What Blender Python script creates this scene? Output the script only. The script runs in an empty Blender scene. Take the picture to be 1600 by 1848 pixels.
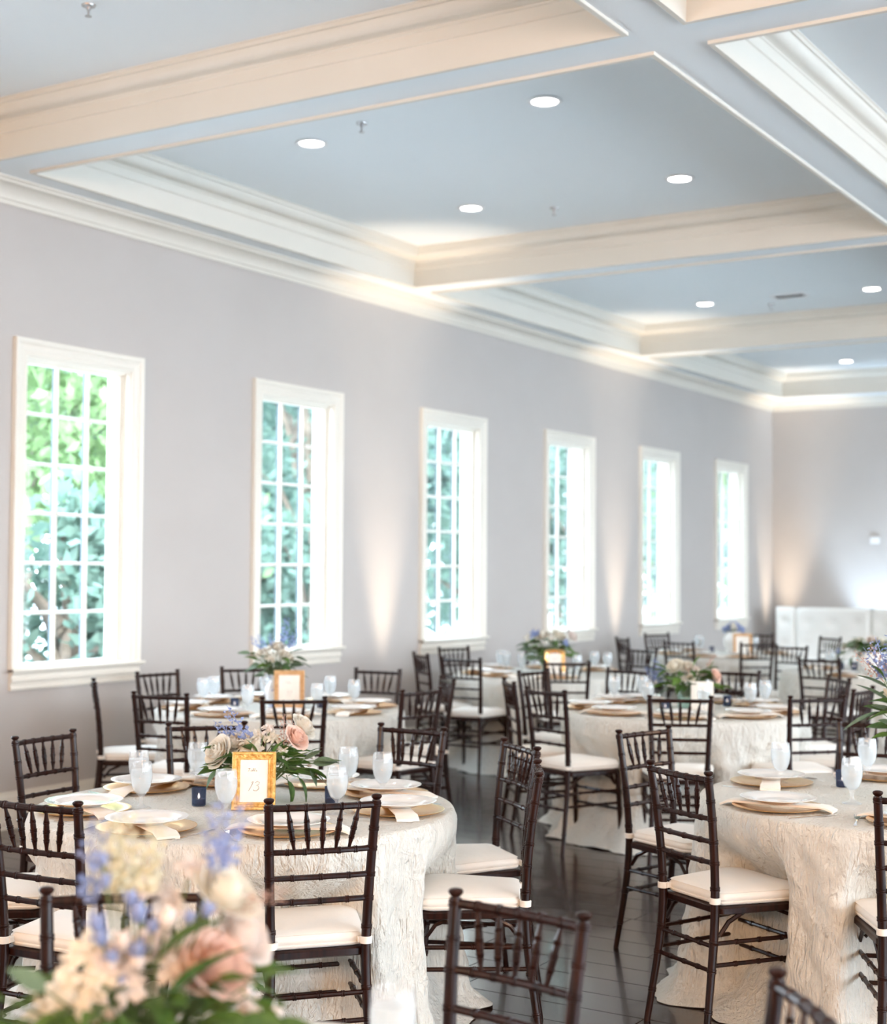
import bpy, math, random
import numpy as np
from mathutils import Vector, Matrix

random.seed(7)
rng = np.random.default_rng(7)
S = bpy.context.scene
COL = S.collection
PI = math.pi
R = math.radians

# ------------------------------------------------------------------ camera
YAW, PITCH, ROLL = 0.5554228, 0.0370972, 0.0067087
CAM = Vector((7.0529, 0.0, 1.61))
F = Vector((-math.sin(YAW) * math.cos(PITCH), math.cos(YAW) * math.cos(PITCH), math.sin(PITCH)))
R0 = Vector((math.cos(YAW), math.sin(YAW), 0)); U0 = R0.cross(F)
RV = math.cos(ROLL) * R0 + math.sin(ROLL) * U0
UV = -math.sin(ROLL) * R0 + math.cos(ROLL) * U0
cd = bpy.data.cameras.new('camera')
cam = bpy.data.objects.new('camera', cd); COL.objects.link(cam)
M = Matrix((RV, UV, -F)).transposed().to_4x4(); M.translation = CAM
cam.matrix_world = M
cd.sensor_fit = 'HORIZONTAL'; cd.sensor_width = 36.0; cd.lens = 2686.4 / 1600 * 36
cd.dof.use_dof = True; cd.dof.focus_distance = 4.75; cd.dof.aperture_fstop = 3.0
cd.clip_end = 200
S.camera = cam

# ------------------------------------------------------------------ world, sun, lights, exposure
S.view_settings.view_transform = 'Standard'
S.view_settings.look = 'None'
S.view_settings.exposure = 1.08
S.view_settings.gamma = 1.0
S.view_settings.use_curve_mapping = False
W = bpy.data.worlds.new('sky'); S.world = W; W.use_nodes = True
nt = W.node_tree; nt.nodes.clear()
o = nt.nodes.new('ShaderNodeOutputWorld'); bg = nt.nodes.new('ShaderNodeBackground')
tc = nt.nodes.new('ShaderNodeTexCoord'); sp = nt.nodes.new('ShaderNodeSeparateXYZ'); rp = nt.nodes.new('ShaderNodeValToRGB')
nt.links.new(tc.outputs['Generated'], sp.inputs[0]); nt.links.new(sp.outputs['Z'], rp.inputs[0])
rp.color_ramp.elements[0].position = 0.0; rp.color_ramp.elements[0].color = (.80, .91, 1.0, 1)
rp.color_ramp.elements[1].position = 0.8; rp.color_ramp.elements[1].color = (.60, .80, 1.0, 1)
nt.links.new(rp.outputs[0], bg.inputs['Color']); bg.inputs['Strength'].default_value = 8.5
nt.links.new(bg.outputs[0], o.inputs['Surface'])

def lamp(kind, name, loc, energy, color, target=None, **kw):
    d = bpy.data.lights.new(name, kind); d.energy = energy; d.color = color
    for k, v in kw.items(): setattr(d, k, v)
    ob = bpy.data.objects.new(name, d); COL.objects.link(ob); ob.location = loc
    if target is not None:
        ob.rotation_euler = (Vector(target) - Vector(loc)).to_track_quat('-Z', 'Y').to_euler()
    return ob
lamp('SUN', 'sun', (0, 0, 20), 3.0, (1.0, .95, .85), (-8, 14, -2), angle=R(2))
# warm fill lights added behind the camera, without fixtures, for the beam faces
for x in (3.2, 7.2, 11.0):
    lamp('AREA', 'warm_fill_light', (x, -2.6, 2.75), 74, (1.0, .57, .29), (x - .8, 7, 3.0), shape='RECTANGLE', size=1.6, size_y=1.0)

# unseen point lights added at the right to warm the beam sides
for x, y in ((9.2, 3.6), (9.2, 9.0)):
    lamp('POINT', 'warm_side_fill', (x, y, 2.9), 48, (1.0, .60, .35), shadow_soft_size=.35)

# ------------------------------------------------------------------ materials
def mat(name, color, rough=.5, metal=0., **kw):
    m = bpy.data.materials.new(name); m.use_nodes = True
    b = m.node_tree.nodes['Principled BSDF']
    b.inputs['Base Color'].default_value = (*color, 1); b.inputs['Roughness'].default_value = rough
    b.inputs['Metallic'].default_value = metal
    for k, v in kw.items():
        b.inputs[k.replace('_', ' ')].default_value = v
    return m
def nodes(m): return m.node_tree.nodes, m.node_tree.links, m.node_tree.nodes['Principled BSDF']
def vary(m, c1, c2, scale=5., coord='Object', bump=0., bscale=60., stretch=None, detail=4.):
    """noise-mixed base colour and a fine bump"""
    n, l, b = nodes(m)
    t = n.new('ShaderNodeTexCoord'); mp = n.new('ShaderNodeMapping')
    l.new(t.outputs[coord], mp.inputs[0])
    if stretch: mp.inputs['Scale'].default_value = stretch
    nz = n.new('ShaderNodeTexNoise'); nz.inputs['Scale'].default_value = scale; nz.inputs['Detail'].default_value = detail
    l.new(mp.outputs[0], nz.inputs['Vector'])
    cr = n.new('ShaderNodeValToRGB'); cr.color_ramp.elements[0].color = (*c1, 1); cr.color_ramp.elements[1].color = (*c2, 1)
    cr.color_ramp.elements[0].position = .3; cr.color_ramp.elements[1].position = .7
    l.new(nz.outputs['Fac'], cr.inputs[0]); l.new(cr.outputs[0], b.inputs['Base Color'])
    if bump:
        n2 = n.new('ShaderNodeTexNoise'); n2.inputs['Scale'].default_value = bscale; n2.inputs['Detail'].default_value = 5
        l.new(mp.outputs[0], n2.inputs['Vector'])
        bp = n.new('ShaderNodeBump'); bp.inputs['Strength'].default_value = bump; bp.inputs['Distance'].default_value = .01
        l.new(n2.outputs['Fac'], bp.inputs['Height']); l.new(bp.outputs[0], b.inputs['Normal'])
    return m

m_wall = vary(mat('wall_paint', (.55, .52, .51), .85), (.505, .470, .447), (.53, .495, .472), 1.3, 'Object', .08, 180.)
m_trim = vary(mat('cream_trim_paint', (.8, .76, .68), .38), (.79, .75, .675), (.81, .775, .70), 3.)
m_beam = vary(mat('beam_paint', (.8, .76, .69), .5), (.71, .675, .605), (.73, .695, .625), 2.)
m_ceil = vary(mat('daylight_tinted_ceiling', (.76, .775, .785), .7), (.80, .845, .87), (.82, .865, .89), .8, 'Object', .05, 150.)  # blue cast of the daylight put into the ceiling colour
m_wood = vary(mat('mahogany_lacquer', (.01, .004, .003), .34, 0, Coat_Weight=.16, Coat_Roughness=.08, Specular_IOR_Level=.2), (.006, .0016, .0012), (.027, .0068, .0038), 9., 'Object', .04, 40., (8, 8, 1))
m_cush = vary(mat('ivory_cushion_cloth', (.78, .74, .68), .8, 0, Sheen_Weight=.2), (.76, .72, .66), (.80, .765, .71), 6., 'Object', .15, 25.)
m_porc = mat('white_porcelain', (.80, .79, .77), .12, 0, Coat_Weight=.5)
m_gold = vary(mat('gold_charger_metal', (.86, .55, .24), .22, 1.), (.84, .50, .20), (.88, .58, .27), 8.)
m_gilt = vary(mat('gilt_frame', (.75, .45, .14), .35, .75), (.55, .30, .07), (.85, .56, .22), 60., 'Object', .8, 90.)
m_oak = vary(mat('light_wood_frame', (.62, .36, .17), .5), (.50, .27, .11), (.70, .43, .22), 30., 'Object', .5, 80.)
m_silver = mat('polished_cutlery_steel', (.75, .75, .76), .15, 1.)
m_napkin = vary(mat('champagne_napkin', (.80, .74, .66), .75, 0, Sheen_Weight=.2), (.78, .72, .63), (.83, .77, .70), 12., 'Object', .15, 60.)
m_card = vary(mat('card_paper', (.80, .77, .71), .6), (.77, .74, .68), (.83, .80, .75), 25.)
m_ink = mat('ink', (.12, .11, .12), .7)
m_gray = mat('grey_metal', (.45, .45, .46), .35, .9)
m_wax = mat('white_wax', (.85, .80, .72), .5, 0, Subsurface_Weight=.3)
m_black = mat('black_fixture', (.02, .02, .02), .4)
m_vinyl = vary(mat('white_leatherette', (.80, .78, .74), .4), (.79, .77, .73), (.82, .80, .76), 3.)
m_plastic = mat('white_plastic', (.8, .8, .8), .4)
m_emit = mat('lamp_lens', (1, 1, 1), .5, 0, Emission_Color=(1, .97, .92, 1), Emission_Strength=14.)
m_flame = mat('candle_flame', (1, .7, .4), .5, 0, Emission_Color=(1, .62, .32, 1), Emission_Strength=9.)
m_bark = vary(mat('bark', (.12, .09, .07), .9), (.09, .07, .05), (.18, .14, .11), 9., 'Object', .5, 30.)

def glassy(name, color, rough, alpha_white, tint=(1, 1, 1)):
    """clear glass that lets light through, with a misted share of diffuse white"""
    m = bpy.data.materials.new(name); m.use_nodes = True
    n, l = m.node_tree.nodes, m.node_tree.links; n.clear()
    out = n.new('ShaderNodeOutputMaterial'); tr = n.new('ShaderNodeBsdfTransparent'); gl = n.new('ShaderNodeBsdfGlossy')
    tr.inputs['Color'].default_value = (*tint, 1); gl.inputs['Roughness'].default_value = rough
    lw = n.new('ShaderNodeLayerWeight'); pw = n.new('ShaderNodeMath'); pw.operation = 'POWER'; pw.inputs[1].default_value = 5.; l.new(lw.outputs['Facing'], pw.inputs[0])
    fr = n.new('ShaderNodeMath'); fr.operation = 'MULTIPLY_ADD'; fr.inputs[1].default_value = .9; fr.inputs[2].default_value = .04; l.new(pw.outputs[0], fr.inputs[0])
    m1 = n.new('ShaderNodeMixShader'); l.new(fr.outputs[0], m1.inputs[0]); l.new(tr.outputs[0], m1.inputs[1]); l.new(gl.outputs[0], m1.inputs[2])
    last = m1
    if alpha_white:
        df = n.new('ShaderNodeBsdfDiffuse'); df.inputs['Color'].default_value = (*color, 1)
        tl = n.new('ShaderNodeBsdfTranslucent'); tl.inputs['Color'].default_value = (*color, 1)
        md = n.new('ShaderNodeMixShader'); md.inputs[0].default_value = .55; l.new(df.outputs[0], md.inputs[1]); l.new(tl.outputs[0], md.inputs[2])
        m2 = n.new('ShaderNodeMixShader'); m2.inputs[0].default_value = alpha_white
        l.new(m1.outputs[0], m2.inputs[1]); l.new(md.outputs[0], m2.inputs[2]); last = m2
    l.new(last.outputs[0], out.inputs['Surface'])
    return m
m_pane = glassy('window_glass', (1, 1, 1), .02, 0)
m_glass = glassy('goblet_glass', (.9, .94, .97), .04, .14)
m_water = glassy('iced_water', (.90, .93, .94), .1, .34, (.95, .98, 1))
m_clear = glassy('vase_glass', (.8, .9, .9), .03, .08, (.9, .97, .95))
m_blueglass = glassy('blue_votive_glass', (.10, .14, .22), .05, .35, (.42, .50, .68))

def cloth_mat():
    m = mat('ivory_crushed_cloth', (.70, .68, .62), .6, 0, Sheen_Weight=.2)
    n, l, b = nodes(m)
    t = n.new('ShaderNodeTexCoord')
    prev = None
    for rot, sc, st in (((0, 0, .5), (34, 34, 5.0), .5), ((.5, .3, -.5), (46, 12, 12), .4), ((0, .6, 1.2), (9, 40, 9), .35)):
        mp = n.new('ShaderNodeMapping'); mp.inputs['Rotation'].default_value = rot; mp.inputs['Scale'].default_value = sc
        l.new(t.outputs['Object'], mp.inputs[0])
        nz = n.new('ShaderNodeTexNoise'); nz.inputs['Scale'].default_value = 1.0; nz.inputs['Detail'].default_value = 5; nz.inputs['Distortion'].default_value = .9
        l.new(mp.outputs[0], nz.inputs['Vector'])
        sub = n.new('ShaderNodeMath'); sub.operation = 'SUBTRACT'; sub.inputs[1].default_value = .5; l.new(nz.outputs['Fac'], sub.inputs[0])
        ab = n.new('ShaderNodeMath'); ab.operation = 'ABSOLUTE'; l.new(sub.outputs[0], ab.inputs[0])
        bp = n.new('ShaderNodeBump'); bp.inputs['Strength'].default_value = st; bp.inputs['Distance'].default_value = .085; bp.invert = True
        l.new(ab.outputs[0], bp.inputs['Height'])
        if prev: l.new(prev.outputs[0], bp.inputs['Normal'])
        prev = bp
    l.new(prev.outputs[0], b.inputs['Normal'])
    return m
m_cloth = cloth_mat()

def floor_mat():
    m = mat('dark_walnut_planks', (.05, .03, .02), .27, 0, Coat_Weight=.45, Coat_Roughness=.09)
    n, l, b = nodes(m)
    oi = n.new('ShaderNodeObjectInfo'); ge = n.new('ShaderNodeNewGeometry')
    ad = n.new('ShaderNodeMath'); ad.operation = 'ADD'; l.new(oi.outputs['Random'], ad.inputs[0]); l.new(ge.outputs['Random Per Island'], ad.inputs[1])
    fr = n.new('ShaderNodeMath'); fr.operation = 'FRACT'; l.new(ad.outputs[0], fr.inputs[0])
    mp = n.new('ShaderNodeMapping'); mp.inputs['Scale'].default_value = (1.6, 22, 1)
    cm = n.new('ShaderNodeCombineXYZ'); l.new(fr.outputs[0], cm.inputs[2])
    va = n.new('ShaderNodeVectorMath'); va.operation = 'MULTIPLY_ADD'; va.inputs[1].default_value = (40, 40, 40)
    l.new(cm.outputs[0], va.inputs[0]); l.new(ge.outputs['Position'], va.inputs[2]); l.new(va.outputs[0], mp.inputs[0])
    nz = n.new('ShaderNodeTexNoise'); nz.inputs['Scale'].default_value = 2.2; nz.inputs['Detail'].default_value = 7; nz.inputs['Distortion'].default_value = .6
    l.new(mp.outputs[0], nz.inputs['Vector'])
    cr = n.new('ShaderNodeValToRGB'); e = cr.color_ramp.elements
    e[0].color = (.012, .005, .0035, 1); e[0].position = .25; e[1].color = (.036, .017, .012, 1); e[1].position = .75
    l.new(nz.outputs['Fac'], cr.inputs[0])
    hs = n.new('ShaderNodeHueSaturation'); mr = n.new('ShaderNodeMapRange'); mr.inputs[3].default_value = .7; mr.inputs[4].default_value = 1.3
    l.new(fr.outputs[0], mr.inputs[0]); l.new(mr.outputs[0], hs.inputs['Value']); l.new(cr.outputs[0], hs.inputs['Color'])
    l.new(hs.outputs[0], b.inputs['Base Color'])
    bp = n.new('ShaderNodeBump'); bp.inputs['Strength'].default_value = .12; bp.inputs['Distance'].default_value = .004
    l.new(nz.outputs['Fac'], bp.inputs['Height']); l.new(bp.outputs[0], b.inputs['Normal'])
    return m
m_floor = floor_mat()
m_joint = mat('floor_joint', (.012, .009, .008), .8)

def leafy(name, c1, c2, trans=.25, rough=.45, sc=7.):
    m = mat(name, c1, rough); vary(m, c1, c2, sc)
    n, l, b = nodes(m)
    tl = n.new('ShaderNodeBsdfTranslucent'); mx = n.new('ShaderNodeMixShader'); mx.inputs[0].default_value = trans
    cr = [x for x in n if x.type == 'VALTORGB'][0]
    l.new(cr.outputs[0], tl.inputs['Color']); out = n['Material Output']
    l.new(b.outputs[0], mx.inputs[1]); l.new(tl.outputs[0], mx.inputs[2]); l.new(mx.outputs[0], out.inputs['Surface'])
    return m
m_leaf = leafy('dark_green_leaf', (.035, .09, .018), (.09, .17, .035))
m_leaf2 = leafy('fresh_green_leaf', (.07, .15, .025), (.14, .25, .05))
m_euc = leafy('eucalyptus_leaf', (.10, .16, .09), (.19, .26, .16))
m_white = leafy('white_petal', (.80, .76, .66), (.86, .82, .76), .3, .6)
m_cream = leafy('cream_petal', (.85, .81, .70), (.88, .85, .78), .3, .6)
m_peach = leafy('peach_petal', (.87, .60, .50), (.90, .74, .66), .3, .6, 20.)
m_blush = leafy('blush_petal', (.85, .76, .71), (.88, .82, .78), .3, .6)
m_bluef = leafy('blue_petal', (.20, .27, .52), (.40, .47, .70), .3, .6, 14.)
m_pink = leafy('pink_plume', (.55, .33, .27), (.70, .47, .38), .3, .6)
m_lime = leafy('pale_green_plume', (.66, .64, .46), (.78, .75, .60), .3, .6)
m_stem = mat('stem_green', (.10, .15, .05), .6)
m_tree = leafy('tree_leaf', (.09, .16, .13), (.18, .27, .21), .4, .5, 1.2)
m_tree2 = leafy('yellow_green_tree_leaf', (.15, .24, .10), (.26, .37, .17), .4, .5, 1.2)  # paler, yellower leaf green
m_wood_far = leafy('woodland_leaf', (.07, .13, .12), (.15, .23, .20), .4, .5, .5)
m_bounce = vary(mat('pale_bounce_ground', (.45, .47, .46), .9), (.62, .64, .64), (.70, .72, .72), 2.)  # ground colour made pale to reflect daylight up into the room

def chinoiserie():
    m = mat('blue_and_white_porcelain', (.8, .82, .85), .12, 0, Coat_Weight=.5)
    n, l, b = nodes(m); t = n.new('ShaderNodeTexCoord')
    v = n.new('ShaderNodeTexVoronoi'); v.inputs['Scale'].default_value = 26; l.new(t.outputs['Object'], v.inputs['Vector'])
    nz = n.new('ShaderNodeTexNoise'); nz.inputs['Scale'].default_value = 45; nz.inputs['Detail'].default_value = 3; l.new(t.outputs['Object'], nz.inputs['Vector'])
    a = n.new('ShaderNodeMath'); a.operation = 'MULTIPLY_ADD'; a.inputs[1].default_value = 1.; l.new(v.outputs['Distance'], a.inputs[0]); l.new(nz.outputs['Fac'], a.inputs[2])
    cr = n.new('ShaderNodeValToRGB'); cr.color_ramp.elements[0].position = .70; cr.color_ramp.elements[0].color = (.04, .12, .42, 1)
    cr.color_ramp.elements[1].position = .82; cr.color_ramp.elements[1].color = (.80, .83, .87, 1)
    l.new(a.outputs[0], cr.inputs[0]); l.new(cr.outputs[0], b.inputs['Base Color'])
    return m
m_china = chinoiserie()

# ------------------------------------------------------------------ mesh helpers
class MB:
    def __init__(s): s.v = []; s.f = []
    def add(s, vs, fs):
        k = len(s.v); s.v += [tuple(p) for p in vs]; s.f += [tuple(i + k for i in f) for f in fs]; return s
    def box(s, x0, x1, y0, y1, z0, z1):
        return s.add([(x0, y0, z0), (x1, y0, z0), (x1, y1, z0), (x0, y1, z0), (x0, y0, z1), (x1, y0, z1), (x1, y1, z1), (x0, y1, z1)],
                     [(0, 3, 2, 1), (4, 5, 6, 7), (0, 1, 5, 4), (1, 2, 6, 5), (2, 3, 7, 6), (3, 0, 4, 7)])
    def cbox(s, x0, x1, y0, y1, z0, z1, c=.002):
        """box with chamfered top edges"""
        a = [(x0, y0, z0), (x1, y0, z0), (x1, y1, z0), (x0, y1, z0), (x0, y0, z1 - c), (x1, y0, z1 - c), (x1, y1, z1 - c), (x0, y1, z1 - c),
             (x0 + c, y0 + c, z1), (x1 - c, y0 + c, z1), (x1 - c, y1 - c, z1), (x0 + c, y1 - c, z1)]
        f = [(8, 9, 10, 11)]
        for i in range(4):
            j = (i + 1) % 4; f += [(i, j, 4 + j, 4 + i), (4 + i, 4 + j, 8 + j, 8 + i)]
        return s.add(a, f)
    def lathe(s, prof, seg=24, c=(0, 0, 0), cap=True):
        vs = []; fs = []
        for r, z in prof:
            for i in range(seg):
                a = 2 * PI * i / seg; vs.append((c[0] + r * math.cos(a), c[1] + r * math.sin(a), c[2] + z))
        for j in range(len(prof) - 1):
            for i in range(seg):
                k = (i + 1) % seg; fs.append((j * seg + i, j * seg + k, (j + 1) * seg + k, (j + 1) * seg + i))
        if cap:
            fs.append(tuple(range(seg))[::-1]); n = (len(prof) - 1) * seg; fs.append(tuple(range(n, n + seg)))
        return s.add(vs, fs)
    def sweep(s, path, rad, seg=8):
        P = [Vector(p) for p in path]; n = len(P); vs = []; fs = []
        if not hasattr(rad, '__len__'): rad = [rad] * n
        t0 = (P[-1] - P[0]).normalized()
        ref = Vector((0, 0, 1)) if abs(t0.z) < .8 else Vector((1, 0, 0))
        for i in range(n):
            t = (P[min(i + 1, n - 1)] - P[max(i - 1, 0)])
            t = t.normalized() if t.length > 1e-9 else t0
            a = ref.cross(t); a = a.normalized() if a.length > 1e-5 else Vector((0, 1, 0)); b = t.cross(a)
            for k in range(seg):
                g = 2 * PI * k / seg; vs.append(P[i] + rad[i] * (math.cos(g) * a + math.sin(g) * b))
        for i in range(n - 1):
            for k in range(seg):
                q = (k + 1) % seg; fs.append((i * seg + k, i * seg + q, (i + 1) * seg + q, (i + 1) * seg + k))
        fs.append(tuple(range(seg))[::-1]); fs.append(tuple(range((n - 1) * seg, n * seg)))
        return s.add(vs, fs)
    def mesh(s, name, m, smooth=True):
        me = bpy.data.meshes.new(name); me.from_pydata(s.v, [], s.f); me.materials.append(m)
        if smooth: me.polygons.foreach_set('use_smooth', [True] * len(me.polygons))
        me.validate(); me.update()
        if smooth: sharp(me)
        return me
def sharp(me, ang=38):
    try: me.set_sharp_from_angle(angle=R(ang))
    except Exception: pass

def put(name, me, parent=None, loc=(0, 0, 0), rot=(0, 0, 0), scale=None, kind=None, label=None):
    ob = bpy.data.objects.new(name, me); COL.objects.link(ob); ob.parent = parent; ob.location = loc; ob.rotation_euler = rot
    if scale is not None: ob.scale = scale if hasattr(scale, '__len__') else (scale,) * 3
    if kind: ob['kind'] = kind
    if label: ob['label'] = label
    return ob
def thing(name, label, cat, loc, rz=0., group=None, me=None):
    ob = bpy.data.objects.new(name, me); COL.objects.link(ob); ob.location = loc; ob.rotation_euler = (0, 0, rz)
    ob['label'] = label; ob['category'] = cat
    if group: ob['group'] = group
    return ob
def copy_tree(o_, parent=None):
    c = o_.copy(); COL.objects.link(c); c.parent = parent
    for ch in list(o_.children): copy_tree(ch, c)
    return c

# ------------------------------------------------------------------ room shell
XR, Y0, Y1 = 13.25, -6.0, 20.07
ZS, ZC, ZW = 3.95, 4.25, 3.95
WIN0, WP = 6.337, 2.312                       # casing left edge of the first window in view, pitch
wins = [WIN0 + WP * k for k in range(-5, 6)]   # left wall windows; 5..10 are in view
def hole(y): return (y + .108, y + 1.023, .967, 2.905)

def wall_with_holes(name, x0, x1, ya, yb, holes, z1):
    b = MB(); ys = ya
    for (h0, h1, z0, zt) in holes:
        b.box(x0, x1, ys, h0, 0, z1); b.box(x0, x1, h0, h1, 0, z0); b.box(x0, x1, h0, h1, zt, z1); ys = h1
    b.box(x0, x1, ys, yb, 0, z1)
    return put(name, b.mesh(name, m_wall, False), kind='structure')
wall_with_holes('wall_left', -.18, 0, Y0 - .25, Y1 + .25, [hole(y) for y in wins if y > Y0 + .3], 4.4)
rw = [(y, y + 1.8, .35, 3.2) for y in (-3.2, .6, 2.9, 5.2, 7.5, 9.8, 12.1, 14.4)] + [(16.7, 18.9, .05, 3.2)]
wall_with_holes('wall_right', XR, XR + .25, Y0 - .25, Y1 + .25, rw, 4.4)
put('wall_back', MB().box(-.25, XR + .25, Y1, Y1 + .25, 0, 4.4).mesh('wall_back', m_wall, False), kind='structure')
put('wall_front', MB().box(-.25, XR + .25, Y0 - .25, Y0, 0, 4.4).mesh('wall_front', m_wall, False), kind='structure')

def portal(x, y0, y1, z0, z1, rot):
    d = bpy.data.lights.new('daylight_portal', 'AREA'); d.shape = 'RECTANGLE'; d.size = z1 - z0; d.size_y = y1 - y0
    d.cycles.is_portal = True
    ob = bpy.data.objects.new('daylight_portal', d); COL.objects.link(ob); ob.location = (x, (y0 + y1) / 2, (z0 + z1) / 2); ob.rotation_euler = (0, rot, 0)
for y in wins:
    h = hole(y)
    if h[0] > Y0: portal(-.20, h[0], h[1], h[2], h[3], -PI / 2)
for h in rw: portal(XR + .27, *h, PI / 2)

# floor: sub-floor and planks
fl = put('floor', MB().box(-.25, XR + .25, Y0 - .25, Y1 + .25, -.12, -.012).mesh('floor', m_joint, False), kind='structure')
PW, PL, G = .195, 1.22, .0032
plank_me = MB().cbox(0, PL - G, 0, PW - G, -.012, 0, .0015).mesh('plank', m_floor, False)
cand = []; rest = MB()
r0 = int((Y0 - 5.55) / PW) - 1
for k in range(r0, int((Y1 - 5.55) / PW) + 1):
    y = 5.55 + k * PW
    off = random.random() * PL
    x = -off
    while x < XR:
        a, b_ = max(x, 0), min(x + PL, XR)
        if b_ - a > .05:
            c = Vector(((a + b_) / 2, y, 0)) - CAM; d = c.dot(F); u = 800 + c.dot(RV) / max(d, .1) * 2686
            vis = d > 2.2 and -150 < u < 1800 and y > 1.5
            full = abs((b_ - a) - PL) < 1e-6
            cand.append((d if vis and full and y < 14.5 else 1e3, a, b_, y))
        x += PL
cand.sort()
for i, (d, a, b_, y) in enumerate(cand):
    if i < 290 and d < 900: put('plank', plank_me, fl, (a, y, 0))
    else: rest.cbox(a, b_ - G, y, y + PW - G, -.012, 0, .0015)
put('planks', rest.mesh('planks', m_floor, False), fl, kind='stuff')

# mitred mouldings running round a rectangle
def ring(b, x0, x1, y0, y1, prof, inward=True):
    """prof: list of (offset into the rectangle, z)"""
    vs = []; fs = []; n = len(prof)
    for o_, z in prof: vs += [(x0 + o_, y0 + o_, z), (x1 - o_, y0 + o_, z), (x1 - o_, y1 - o_, z), (x0 + o_, y1 - o_, z)]
    for j in range(n - 1):
        for i in range(4):
            k = (i + 1) % 4; fs.append((4 * j + i, 4 * j + k, 4 * j + 4 + k, 4 * j + 4 + i))
    return b.add(vs, fs)
def run_y(b, x, y0, y1, prof, sgn=1):
    vs = []; n = len(prof)
    for y in (y0, y1): vs += [(x + sgn * o_, y, z) for o_, z in prof]
    b.add(vs, [(j, j + 1, n + j + 1, n + j) for j in range(n - 1)] + [tuple(range(n)), tuple(range(2 * n - 1, n - 1, -1))])
def run_x(b, y, x0, x1, prof, sgn=-1):
    vs = []; n = len(prof)
    for x in (x0, x1): vs += [(x, y + sgn * o_, z) for o_, z in prof]
    b.add(vs, [(j, j + 1, n + j + 1, n + j) for j in range(n - 1)] + [tuple(range(n)), tuple(range(2 * n - 1, n - 1, -1))])

ceil = put('ceiling', MB().box(-.25, XR + .25, Y0 - .25, Y1 + .25, ZC, ZC + .2).mesh('ceiling', m_ceil, False), kind='structure')
cx = [(.35, 4.32), (4.62, 8.60), (8.90, 12.90)]
cy = [(-5.6, -3.15), (-2.83, 1.35), (1.67, 5.85), (6.17, 10.32), (10.64, 14.84), (15.16, 19.45)]
# beams: long ones and the short cross pieces between them
lx = [(0, .35), (4.32, 4.62), (8.60, 8.90), (12.90, XR)]
for i, (a, b_) in enumerate(lx):
    put('beam', MB().box(a, b_, Y0, Y1, ZS, ZC).mesh('beam', m_ceil, False), ceil)
ly = [(Y0, -5.6)] + [(cy[i][1], cy[i + 1][0]) for i in range(len(cy) - 1)] + [(19.45, Y1)]
for a, b_ in ly:
    for (c, d) in cx: put('beam', MB().box(c, d, a, b_, ZS, ZC).mesh('beam', m_ceil, False), ceil)
coff = [(-.022, ZS), (-.022, ZS - .016), (.002, ZS - .016), (.002, 4.075), (.012, 4.082), (.012, 4.135), (.020, 4.142), (.020, 4.150), (.030, 4.156)] + \
       [(.030 + .055 * math.sin(t) ** 1, 4.156 + .062 * (1 - math.cos(t))) for t in [PI / 2 * k / 5 for k in range(1, 6)]] + [(.095, 4.222), (.095, 4.240), (.102, 4.244), (.102, ZC)]
for (a, b_) in cx:
    for (c, d) in cy:
        bb = MB(); ring(bb, a, b_, c, d, coff); put('crown_molding', bb.mesh('crown_molding', m_beam), ceil)
crown = [(0, 3.812), (.016, 3.812), (.018, 3.838), (.028, 3.842), (.028, 3.850)] + [(.028 + .085 * (1 - math.cos(t)), 3.850 + .068 * math.sin(t)) for t in [PI / 2 * k / 6 for k in range(1, 7)]] + \
        [(.120, 3.920), (.120, 3.932), (.135, 3.936), (.140, 3.942), (.140, ZS)]
bb = MB(); run_y(bb, 0, Y0, Y1, crown, 1); put('trim_1', bb.mesh('trim', m_beam), kind='structure')
bb = MB(); run_x(bb, Y1, 0, XR, crown, -1); put('trim_2', bb.mesh('trim', m_beam), kind='structure')
bb = MB(); run_y(bb, XR, Y0, Y1, crown, -1); put('trim_3', bb.mesh('trim', m_beam), kind='structure')
bb = MB(); run_x(bb, Y0, 0, XR, crown, 1); put('trim_4', bb.mesh('trim', m_beam), kind='structure')
base = [(0, 0), (.022, 0), (.022, .012), (.018, .014), (.018, .168), (.014, .176), (.016, .186), (.011, .200), (.008, .215), (.008, .225), (0, .225)]
bb = MB(); run_y(bb, 0, Y0, Y1, base, 1); put('baseboard_left', bb.mesh('baseboard', m_trim), kind='structure')
bb = MB(); run_x(bb, Y1, 0, XR, base, -1); put('baseboard_back', bb.mesh('baseboard', m_trim), kind='structure')

# windows of the left wall: casing, jamb, sill, apron, sash, muntins, panes
H0 = .967; HT = 2.905
def picture_ring(b, y0, y1, z0, z1, prof, sides=4):
    """mitred casing round an opening: prof (outward offset, x); bottom left open"""
    vs = []; fs = []; n = len(prof)
    for o_, x in prof: vs += [(x, y0 - o_, z0), (x, y0 - o_, z1 + o_), (x, y1 + o_, z1 + o_), (x, y1 + o_, z0)]
    for j in range(n - 1):
        for i in range(3): fs.append((4 * j + i, 4 * j + i + 1, 4 * j + 5 + i, 4 * j + 4 + i))
    b.add(vs, fs)
cas = [(0, 0), (0, .012), (.006, .017), (.022, .017), (.030, .013), (.036, .019), (.060, .022), (.068, .018), (.074, .026), (.088, .034), (.104, .034), (.108, .028), (.108, 0)]
OW = .915; GY0, GY1 = .05, .86; GZ0, GZ1 = .995, 2.868
b = MB(); picture_ring(b, 0, OW, H0, HT, cas); casing_me = b.mesh('casing', m_trim)
b = MB()
b.box(-.192, 0, 0, .012, H0, HT); b.box(-.192, 0, OW - .012, OW, H0, HT); b.box(-.192, 0, .012, OW - .012, HT - .012, HT); b.box(-.192, -.05, .012, OW - .012, H0 - .004, H0 + .008)
for (a0, a1) in ((.012, .026), (OW - .026, OW - .012)): b.box(-.050, -.036, a0, a1, H0 + .008, HT - .012)
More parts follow.
